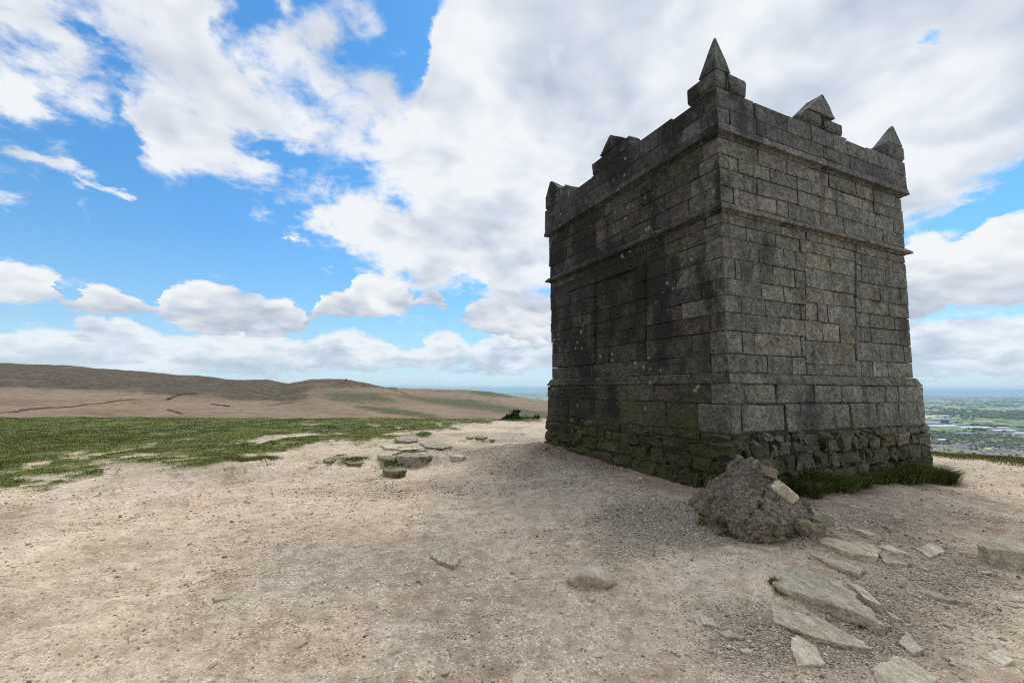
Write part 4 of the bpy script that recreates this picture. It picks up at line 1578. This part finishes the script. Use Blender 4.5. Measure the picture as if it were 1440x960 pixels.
# ------------------------------------------------------------------ outcrops in the turf edge
OG = 'rocks along the worn turf'
for pts, th, up, lab, mt in (
    ([(556, 640), (572, 633), (590, 630), (606, 634), (609, 641), (600, 648), (586, 651), (570, 650), (558, 646)], .16, .10, 'dark-sided outcrop with moss at the lip of the eroded turf', M_OUTCROP),
    ([(538, 658), (548, 653), (568, 655), (571, 661), (560, 665), (542, 663)], .10, .11, 'mossy layered stone just below the dark-sided outcrop', M_MOSSY),
    ([(632, 637), (645, 636), (656, 641), (650, 645), (636, 644)], .05, .06, 'buff flat stone lying on gravel past the outcrop', M_SLAB),
    ([(590, 622), (606, 618), (625, 622), (636, 628), (622, 631), (600, 629)], .09, .05, 'low grey outcrop behind the dark-sided one', M_OUTCROP),
    ([(534, 626), (556, 623), (584, 626), (592, 630), (566, 633), (542, 631)], .06, .035, 'pale flat outcrop ledge set in turf', M_SLAB),
    ([(556, 614), (572, 609), (586, 612), (588, 618), (572, 620), (558, 619)], .12, .09, 'mound-like outcrop with grass on one shoulder', M_OUTCROP),
    ([(484, 647), (500, 643), (512, 647), (508, 653), (490, 653)], .08, .05, 'small earthy outcrop at the edge of bare ground', M_MOSSY),
    ([(454, 645), (464, 642), (474, 645), (468, 650), (457, 649)], .05, .05, 'smallest earthy outcrop at the edge of bare ground', M_MOSSY),
    ([(530, 642), (550, 639), (566, 643), (552, 648), (534, 647)], .06, .05, 'thin pale ledge touching the dark-sided outcrop', M_OUTCROP),
    ([(667, 613), (676, 610), (686, 613), (680, 617), (670, 616)], .05, .07, 'reddish brown flat rock on the gravel by the brow', M_MOSSY),
    ([(656, 613), (661, 611), (666, 614), (660, 616)], .05, .07, 'small dark grey stone beside the reddish flat rock', M_OUTCROP),
    ([(688, 617), (692, 616), (696, 619), (690, 620)], .05, .06, 'small dark stone on gravel past the reddish flat rock', M_OUTCROP),
    ([(757, 628), (764, 626), (771, 628), (766, 631)], .05, .06, 'brown flat stone at the far foot of the tower', M_MOSSY),
):
    slab_from_px('rock_outcrop', pts, lab, th, up * 1.6, mt, OG, tilt=-.05)


# ------------------------------------------------------------------ gravel (uncountable)
def build_gravel():
    N = 170000
    dep = np.exp(rng.uniform(math.log(2.2), math.log(11.5), N))
    x = rng.uniform(-1.15, 1.22, N) * dep
    turf, gr = masks(x, dep)
    clump = fbm(x / .35, dep / .35, 4, 77)
    keep = (turf < .3) & (rng.random(N) < np.clip(.10 + gr * .8 + clump * .5, .04, 1))
    tx, ty = w2t(x, dep)
    keep &= ~((np.abs(tx) < 2.45) & (np.abs(ty) < 2.45))
    x, dep, gr = x[keep], dep[keep], gr[keep]
    n = len(x)
    z = H(x, dep)
    s = rng.lognormal(math.log(.0050), .50, n) * (1 + .3 * gr) * np.clip(dep / 4, .8, 1.7)
    s = np.clip(s, .003, .026)
    bv = np.array([(1, 0, 0), (-1, 0, 0), (0, 1, 0), (0, -1, 0), (0, 0, 1), (0, 0, -1), (.6, .6, .45), (-.6, -.6, .5)], float)
    bf = np.array([(0, 6, 4), (6, 2, 4), (2, 1, 4), (1, 7, 4), (7, 3, 4), (3, 0, 4), (0, 2, 6), (1, 3, 7), (2, 0, 5), (1, 2, 5), (3, 1, 5), (0, 3, 5)])
    V = np.repeat(bv[None], n, 0) * rng.uniform(.65, 1.25, (n, 8, 1))
    V = V * np.stack([s, s * rng.uniform(.5, .95, n), s * rng.uniform(.35, .7, n)], -1)[:, None, :]
    a = rng.uniform(0, 6.28, n)
    ca, sa = np.cos(a)[:, None], np.sin(a)[:, None]
    Vx, Vy = V[..., 0] * ca - V[..., 1] * sa, V[..., 0] * sa + V[..., 1] * ca
    V = np.stack([Vx + x[:, None], Vy + dep[:, None], V[..., 2] + (z + s * .18)[:, None]], -1)
    pal_ = np.array([(.38, .315, .23), (.47, .38, .27), (.25, .20, .15), (.58, .49, .375), (.16, .13, .10), (.44, .32, .21), (.72, .64, .52)])
    pick = rng.choice(7, n, p=[.24, .22, .16, .14, .09, .1, .05])
    col = pal_[pick] * rng.uniform(.8, 1.2, (n, 1))
    F = (bf[None] + (np.arange(n) * 8)[:, None, None]).reshape(-1, 3)
    o = mesh_np('gravel', V.reshape(-1, 3), F, M_ATTR, 3, pts=dict(col=np.repeat(col, 8, 0)))
    tag(o, 'loose grey and buff gravel strewn over the worn hilltop', 'gravel', kind='stuff')


build_gravel()


# ------------------------------------------------------------------ grass (uncountable)
def blades(x, y, z, hgt, wid, lean, col, name, label, lean_xy=None):
    n = len(x)
    a = rng.uniform(0, 6.28, n)
    la = rng.uniform(0, 6.28, n)
    ln = hgt * lean * rng.uniform(.3, 1.2, n)
    dx_, dy_ = np.cos(a) * wid / 2, np.sin(a) * wid / 2
    mx, my = np.cos(la) * ln, np.sin(la) * ln
    if lean_xy is not None:
        mx, my = lean_xy[:, 0], lean_xy[:, 1]
    V = np.stack([
        np.stack([x - dx_, y - dy_, z - .01], -1), np.stack([x + dx_, y + dy_, z - .01], -1),
        np.stack([x + mx * .35 + dx_ * .7, y + my * .35 + dy_ * .7, z + hgt * .6], -1), np.stack([x + mx * .35 - dx_ * .7, y + my * .35 - dy_ * .7, z + hgt * .6], -1),
        np.stack([x + mx, y + my, z + hgt * (1 - .25 * lean)], -1)], 1)
    base = (np.arange(n) * 5)[:, None]
    F = np.concatenate([base + np.array([0, 1, 2]), base + np.array([0, 2, 3]), base + np.array([3, 2, 4])])
    o = mesh_np(name, V.reshape(-1, 3), F, M_GRASS, 3, pts=dict(col=np.repeat(col, 5, 0)))
    return tag(o, label, 'grass', kind='stuff')


def gcol(n, dry=.25, dark=1.0):
    pal_ = np.array([(.10, .155, .026), (.14, .195, .036), (.20, .225, .055), (.075, .12, .022)]) * dark
    c = pal_[rng.integers(0, 4, n)] * rng.uniform(.75, 1.25, (n, 1))
    d = rng.random(n) < dry
    c[d] = np.array((.26, .21, .10)) * rng.uniform(.7, 1.25, (d.sum(), 1))
    return c


N = 420000
dep = np.exp(rng.uniform(math.log(6.2), math.log(27), N))
x = rng.uniform(-1.25, .14, N) * dep
turf, _g = masks(x, dep)
k = rng.random(N) < turf ** 2.0
x, dep, tt = x[k], dep[k], turf[k]
n = len(x)
cl_ = fbm(x / .5, dep / .5, 3, 31)
hg = rng.uniform(.012, .045, n) * (1 + 1.3 * cl_) * np.clip(tt, .5, 1)
gc = gcol(n, .30)
ex = rng.random(n) < (1 - tt) * .55
gc[ex] = np.array((.25, .215, .09)) * rng.uniform(.6, 1.2, (ex.sum(), 1))
gc *= (1 + .8 * fbm(x / 1.5, dep / 2.2, 4, 71))[:, None]
blades(x, dep, H(x, dep), hg, rng.uniform(.006, .014, n) * np.clip(dep / 9, 1, 2), .7, gc, 'turf', 'short worn turf beside the bare ground on the hilltop')
N = 90000
th_ = np.radians(rng.uniform(20, 62, N))
rb = brow(np.degrees(th_))
r_ = rb + rng.uniform(-1.7, .9, N)
x, dep = r_ * np.sin(th_), r_ * np.cos(th_)
turf, _g = masks(x, dep)
k = rng.random(N) < turf
x, dep = x[k], dep[k]
n = len(x)
blades(x, dep, H(x, dep), rng.uniform(.025, .075, n), rng.uniform(.007, .015, n), .7, gcol(n, .5), 'brow_grass', 'thin strip of grass along the brow above the plain')

# long rank grass at the foot of the tower
cs, ln_ = [], []
for k in range(120):
    u = rng.choice([rng.uniform(-1.75, -.5), rng.uniform(-1.6, -.6), rng.uniform(-.6, .9), rng.uniform(.8, 2.6), rng.uniform(1.2, 2.5)])
    hh = float(np.interp(u, [-1.75, -1.5, -1.0, -.5, 0, .5, 1.0, 1.5, 2.1, 2.5, 2.7], [.14, .26, .34, .26, .17, .20, .27, .34, .30, .2, .12]))
    off = abs(rng.normal(.0, .13)) + .02 + (max(u - 1.2, 0) * .12)
    nn = int(200 * rng.uniform(.6, 1.3))
    a_ = rng.uniform(0, 6.28, nn)
    rr_ = np.abs(rng.normal(0, .05, nn))
    ht = hh * 1.2 * rng.uniform(.65, 1.15) * rng.uniform(.45, 1.1, nn)
    cs.append(np.stack([u + np.cos(a_) * rr_, np.minimum(-HP - off + np.sin(a_) * rr_, -HP - .01), ht], -1))
    ln_.append(np.stack([np.cos(a_), np.sin(a_) - .35], -1) * (ht * rng.uniform(.25, .95, nn))[:, None])
cs, ln_ = np.concatenate(cs), np.concatenate(ln_)
wp = t2w(cs)
lw = np.stack([ln_[:, 0] * cyw - ln_[:, 1] * syw, ln_[:, 0] * syw + ln_[:, 1] * cyw], -1)
n = len(wp)
gc = gcol(n, .07, .72) * np.repeat(rng.uniform(.6, 1.35, (n // 50 + 1, 1)), 50, 0)[:n]
blades(wp[:, 0], wp[:, 1], H(wp[:, 0], wp[:, 1]), cs[:, 2], rng.uniform(.004, .009, n), 1.0, gc, 'long_grass', 'rank dark green grass growing along the foot of the tower', lw)
# little grass cushions
cs = []
for (px, py, w, nn, hh) in ((348, 655, .35, 1600, .07), (372, 645, .3, 1400, .06), (595, 612, .3, 500, .08), (548, 652, .25, 700, .06), (500, 648, .3, 500, .06), (570, 648, .25, 900, .06), (1000, 700, .12, 250, .06), (1010, 690, .1, 250, .06),
                            (990, 735, .1, 200, .05), (1090, 820, .05, 200, .035), (1100, 832, .06, 200, .03), (1215, 880, .06, 160, .03), (1238, 884, .05, 160, .03), (1120, 888, .06, 180, .035), (1195, 806, .05, 120, .03), (720, 592, .8, 900, .10), (745, 592, .8, 700, .1)):
    q = hit(px, py)
    cs.append(np.column_stack([q[0] + rng.normal(0, w * .5, nn), q[1] + rng.normal(0, w * .4, nn), np.full(nn, hh) * rng.uniform(.4, 1.2, nn)]))
cs = np.concatenate(cs)
n = len(cs)
blades(cs[:, 0], cs[:, 1], H(cs[:, 0], cs[:, 1]), cs[:, 2], rng.uniform(.005, .011, n), .8, gcol(n, .12, .85), 'moss_and_grass', 'small cushions of grass and moss among the stones')


# ------------------------------------------------------------------ bushes over the brow
def bush(name, p, rx, ry, rz, n, label, dark=1.0, group=None):
    root = bpy.data.objects.new(name, None)
    C.objects.link(root)
    root.location = p
    tag(root, label, 'bush', group)
    d = rng.normal(size=(n, 3))
    d /= np.linalg.norm(d, axis=1)[:, None]
    d[:, 2] = np.abs(d[:, 2])
    rad = rng.uniform(.35, 1, n) ** .5 * (1 + .5 * fbm(d[:, 0] * 2.3 + p[0], d[:, 1] * 2.3 + d[:, 2], 3, 5))
    c = d * rad[:, None] * np.array([rx, ry, rz])
    s = rng.uniform(.04, .10, n) * rz
    V = c[:, None, :] + rng.normal(size=(n, 3, 3)) * s[:, None, None]
    col = np.array((.030, .040, .016)) * dark * rng.uniform(.5, 1.6, (n, 1))
    o = mesh_np('crown', V.reshape(-1, 3), np.arange(n * 3).reshape(-1, 3), M_GRASS, 3, pts=dict(col=np.repeat(col, 3, 0)))
    o.parent = root
    t = []
    tf = []
    for k in range(5):
        a = k * 1.25
        q = len(t)
        for zz, rr in ((-.3, .05), (.35 * rz, .035), (.8 * rz, .012)):
            ex = np.array([math.cos(a) * rx * .45, math.sin(a) * ry * .45]) * max(zz, 0) / rz
            t += [(ex[0] + rr * math.cos(w), ex[1] + rr * math.sin(w), zz) for w in (0, 1.57, 3.14, 4.71)]
        for j in range(2):
            for w in range(4):
                tf.append([q + j * 4 + w, q + j * 4 + (w + 1) % 4, q + j * 4 + 4 + (w + 1) % 4, q + j * 4 + 4 + w])
    mesh_obj('stem', t, tf, M_MORTAR, root)


def far_at(px, r, py=None):
    th = math.atan((px - 720) / F_PX)
    x, y = r * math.sin(th), r * math.cos(th)
    return np.array([x, y, float(H(x, y, False))])


def zsight(px, py, r):
    d = ray(px, py)
    k = r / math.hypot(d[0], d[1])
    return CAMZ + d[2] * k


BG = 'dark gorse bushes below the brow'
for px, wpx, ytop, r, lab in ((713, 13, 585.5, 33, 'low dark gorse bush at the end of the row over the brow'), (727, 22, 581, 33, 'widest dark gorse bush over the brow with a spiky top'),
                              (753, 14, 584, 35, 'rounded dark gorse bush next to the pale stone block'), (741, 9, 587, 34, 'smallest gorse bush in the gap of the row')):
    p = far_at(px, r)
    ztop = zsight(px, ytop, r)
    wm = wpx * r / F_PX
    p[2] -= .1
    bush('gorse_bush', tuple(p), wm * .8, wm * .8, max(.3, ztop - p[2]) * .95, 3000, lab, group=BG)
# pale stone block by the bushes
p = far_at(764, 31)
zt = zsight(764, 588.5, 31)
V, F = rough_box((-.3, .3, -.2, .2, -.3, max(.3, zt - p[2])), .06, .03, .5)
mo = mesh_obj('stone_block', V + p, F, M_SLAB, center='base')
tag(mo, 'pale stone block standing beside the gorse bushes', 'stone block')

# ------------------------------------------------------------------ walls and cairn on the moor
def moor_wall(pts, label, hgt=1.3, wid=.8, jit=.25):
    P = [hit(px, py) for px, py in pts]
    V, F = [], []
    ps = []
    for a, d in zip(P, P[1:]):
        n = max(2, int(np.linalg.norm(d[:2] - a[:2]) / 4))
        for t in range(n):
            ps.append(a[:2] + (d[:2] - a[:2]) * t / n)
    ps.append(P[-1][:2])
    ps = np.array(ps)
    tang = np.gradient(ps, axis=0)
    nor = np.stack([-tang[:, 1], tang[:, 0]], -1)
    nor /= np.linalg.norm(nor, axis=1)[:, None]
    for q, nn in zip(ps, nor):
        z = float(H(q[0], q[1], False))
        h_ = hgt * random.uniform(1 - jit, 1 + jit)
        jw = random.uniform(-.6, .6)
        for s, zz in ((-wid, -.6), (-wid * .6, h_), (wid * .6, h_), (wid, -.6)):
            V.append((q[0] + nn[0] * (s + jw), q[1] + nn[1] * (s + jw), z + zz))
    for t in range(len(ps) - 1):
        for k in range(3):
            F.append([t * 4 + k, t * 4 + k + 1, t * 4 + 5 + k, t * 4 + 4 + k])
    F += [[0, 1, 2, 3], [len(V) - 1, len(V) - 2, len(V) - 3, len(V) - 4]]
    tag(mesh_obj('field_bank', V, F, M_BANK, center='base'), label, 'bank')


M_BANK = rock_material('heather_bank', (.035, .030, .018), (.06, .05, .028), (.10, .08, .05), scale=.1, bumpd=.3)
moor_wall([(-40, 582), (20, 579.5), (70, 574), (120, 569), (160, 564), (192, 561.8)], 'long dark bank crossing the pale moor at the foot of the hill', .7, 2.0, .9)
moor_wall([(236, 562), (246, 557.5), (260, 554.5), (275, 552.5)], 'short dark bank bending up the moor toward the heather', .9, 2.6, .9)
moor_wall([(298, 568.5), (310, 570), (322, 571.5)], 'short dark bank lying below the heather slope', .9, 1.8, .7)
moor_wall([(236, 576.5), (245, 579), (256, 582)], 'faint dark gully bank in the pale moor grass', .5, 1.4, .7)
p = hit(485, 534.5)
p = p + np.array([0, 6, 0])
p[2] = float(H(p[0], p[1], False))
V = lump(ICO1[0], .2, 3) * np.array([1.9, 1.9, 2.4]) + p + np.array([0, 0, .6])
tag(mesh_obj('cairn', V, ICO1[1], M_BANK, center='base'), 'tiny dark cairn on the crest of the rounded hill', 'cairn')


# ------------------------------------------------------------------ the plain: sheds, houses, trees
def plain_pt(px, py):
    d = ray(px, py)
    k = (-249.5 - CAMZ) / d[2]
    return CAMP + d * k


def col_mesh(name, V, F4, col, label, cat, kind=None, group=None):
    o = mesh_np(name, np.asarray(V, float), np.asarray(F4), M_FAR, 4, pts=dict(col=np.asarray(col, float)))
    return tag(o, label, cat, group, kind)


def gable_arrays(cx, cy, z, L, W, hw, hr, ang, cw, cr):
    """walls + gabled roof as separate quads so that each carries its own colour"""
    ca, sa = math.cos(ang), math.sin(ang)

    def w(u, v, zz): return (cx + u * ca - v * sa, cy + u * sa + v * ca, z + zz)
    l, d = L / 2, W / 2
    q = []
    c = []
    for a, e in (((-l, -d), (l, -d)), ((l, -d), (l, d)), ((l, d), (-l, d)), ((-l, d), (-l, -d))):
        q += [w(*a, -3), w(*e, -3), w(*e, hw), w(*a, hw)]
        c += [cw] * 4
    for s in (-1, 1):
        q += [w(-l - .2, s * (d + .2), hw), w(l + .2, s * (d + .2), hw), w(l + .2, 0, hw + hr), w(-l - .2, 0, hw + hr)][::s]
        c += [cr] * 4
        q += [w(s * l, -d, hw), w(s * l, d, hw), w(s * l, 0, hw + hr), w(s * l, 0, hw + hr - .01)]
        c += [cw] * 4
    return q, c


SHEDS = [(1302, 1342, 600.0, 'white', 'very long white-roofed shed among blue sheds on the plain'), (1346, 1388, 602.5, 'white', 'long bright white shed next to very long one on the plain'), (1394, 1424, 606.5, 'white', 'bright white shed at the edge of the rooftops'),
         (1368, 1395, 594.0, 'cream', 'cream-roofed shed beside green fields'), (1325, 1332, 594.5, 'navy', 'dark blue cube-like warehouse on the plain'), (1300, 1332, 590.5, 'blue', 'wide pale blue works roof behind the dark blue warehouse'),
         (1300, 1322, 596.5, 'blue', 'pale blue works roof beside the dark blue warehouse'), (1336, 1360, 597.5, 'grey', 'grey shed between the dark blue and cream roofs'), (1402, 1418, 603.0, 'white', 'small white shed behind the bright one near rooftops'),
         (1318, 1331, 574.0, 'white', 'far white works roof beyond the dark woods'), (1302, 1309, 573.0, 'white', 'farthest and smallest white roof beyond the dark woods'), (1337, 1350, 574.5, 'white', 'far white roof past the far white works'),
         (1340, 1366, 611.0, 'blue', 'pale blue shed above the first rows of houses'), (1426, 1445, 610.5, 'white', 'white shed at the end of the long white row'), (1414, 1424, 600, 'grey', 'small grey shed by the yellow-green field'),
         (1318, 1330, 620.5, 'white', 'white hall among the houses next to the dark mill')]
SC = dict(white=(.72, .73, .74), cream=(.62, .56, .48), navy=(.05, .085, .17), blue=(.30, .38, .50), grey=(.42, .43, .45))
for x0, x1, y, cname, lab in SHEDS:
    a, d = plain_pt(x0, y), plain_pt(x1, y)
    c = (a + d) / 2
    L = np.linalg.norm((d - a)[:2])
    ang = math.atan2(d[1] - a[1], d[0] - a[0]) + random.uniform(-.05, .05)
    navy = cname == 'navy'
    q, cc = gable_arrays(c[0], c[1], c[2], L, max(30, L * .35), 22 if navy else max(9, L * .03), 3 if navy else max(5, L * .03), ang, tuple(v * (.8 if not navy else 1) for v in SC[cname]), SC[cname])
    o = col_mesh('industrial_shed', q, np.arange(len(q)).reshape(-1, 4), cc, lab, 'building', group='sheds out on the plain')
# mill tower
c = plain_pt(1333, 622.5)
q, cc = gable_arrays(c[0], c[1], c[2], 10, 10, 17, 3, .6, (.06, .065, .08), (.05, .055, .07))
col_mesh('mill_tower', q, np.arange(len(q)).reshape(-1, 4), cc, 'dark square mill tower standing up among the houses', 'building')
# houses as one mass of roofs
Q, CC = [], []
hr_ = np.random.default_rng(4)
for blk in range(230):
    px, py = hr_.uniform(1298, 1470), hr_.uniform(609, 655)
    if py < 617 and px < 1390:
        continue
    c = plain_pt(px, py)
    ang = hr_.choice([.2, .9, 1.6, -.4]) + hr_.normal(0, .1)
    roof = [(.20, .17, .17), (.27, .215, .185), (.16, .16, .17), (.33, .23, .18), (.24, .22, .22)][hr_.integers(0, 5)]
    for row in range(hr_.integers(1, 4)):
        for k_ in range(hr_.integers(3, 9)):
            u, v_ = (k_ - 3) * 11.5, row * 27
            x_, y_ = c[0] + u * math.cos(ang) - v_ * math.sin(ang), c[1] + u * math.sin(ang) + v_ * math.cos(ang)
            wl = [(.60, .56, .50), (.44, .31, .25), (.74, .72, .68)][hr_.integers(0, 3)]
            kk = hr_.uniform(.9, 1.7)
            q, cc = gable_arrays(x_, y_, c[2], 9.5, 7.5, 5.2, 2.8, ang, wl, tuple(t * kk for t in roof))
            Q += q
            CC += cc
col_mesh('town_houses', Q, np.arange(len(Q)).reshape(-1, 4), CC, 'mass of small house roofs of the town on the plain', 'houses', kind='stuff')


def build_woods():
    n = 5200
    px = rng.uniform(1292, 1470, n)
    py = 553.5 + rng.beta(1.3, 1.5, n) * 92
    ps = np.array([plain_pt(a, e) for a, e in zip(px, py)])
    nz = fbm(ps[:, 0] / 500, ps[:, 1] / 900, 4, 61)
    near = py > 606
    keep = ((nz > .08) & ~near) | ((nz > .28) & near) | (near & (rng.random(n) < .10))
    ps, py = ps[keep], py[keep]
    n = len(ps)
    d = np.hypot(ps[:, 0], ps[:, 1])
    s = rng.uniform(5, 9, n) * np.clip(d / 3500, .8, 6)
    bv, bf = ICO0
    V = bv[None] * rng.uniform(.65, 1.2, (n, 12, 1)) * np.stack([s * 1.4, s * 1.4, np.minimum(s, 14)], -1)[:, None, :]
    V = V + ps[:, None, :] + np.array([0, 0, 4.0])
    col = np.array([(.05, .075, .03), (.075, .105, .035), (.14, .17, .05), (.045, .06, .035)])[rng.integers(0, 4, n)] * rng.uniform(.8, 1.3, (n, 1))
    F = (bf[None] + (np.arange(n) * 12)[:, None, None]).reshape(-1, 3)
    o = mesh_np('woodland', V.reshape(-1, 3), F, M_FAR, 3, pts=dict(col=np.repeat(col, 12, 0)))
    tag(o, 'far-off hedges and woods spread over the plain', 'woodland', kind='stuff')


build_woods()

# ------------------------------------------------------------------ haze over moor and plain
HAZE_DENSITY = 0.000045
hm = bpy.data.materials.new('haze_air')
hm.use_nodes = True
nt_ = hm.node_tree
nt_.nodes.clear()
pv_ = nt_.nodes.new('ShaderNodeVolumePrincipled')
pv_.inputs['Color'].default_value = (.52, .82, 1.0, 1)
pv_.inputs['Density'].default_value = HAZE_DENSITY
pv_.inputs['Anisotropy'].default_value = .2
ou = nt_.nodes.new('ShaderNodeOutputMaterial')
nt_.links.new(pv_.outputs[0], ou.inputs['Volume'])
V = [(-43000, -43000, -262), (43000, -43000, -262), (43000, 43000, -262), (-43000, 43000, -262), (-43000, -43000, 150), (43000, -43000, 150), (43000, 43000, 150), (-43000, 43000, 150)]
F = [(3, 2, 1, 0), (4, 5, 6, 7), (0, 1, 5, 4), (1, 2, 6, 5), (2, 3, 7, 6), (3, 0, 4, 7)]
hz_o = mesh_obj('haze', V, F, hm)
tag(hz_o, 'thin bluish haze filling the air over moor and plain', 'haze', kind='stuff')
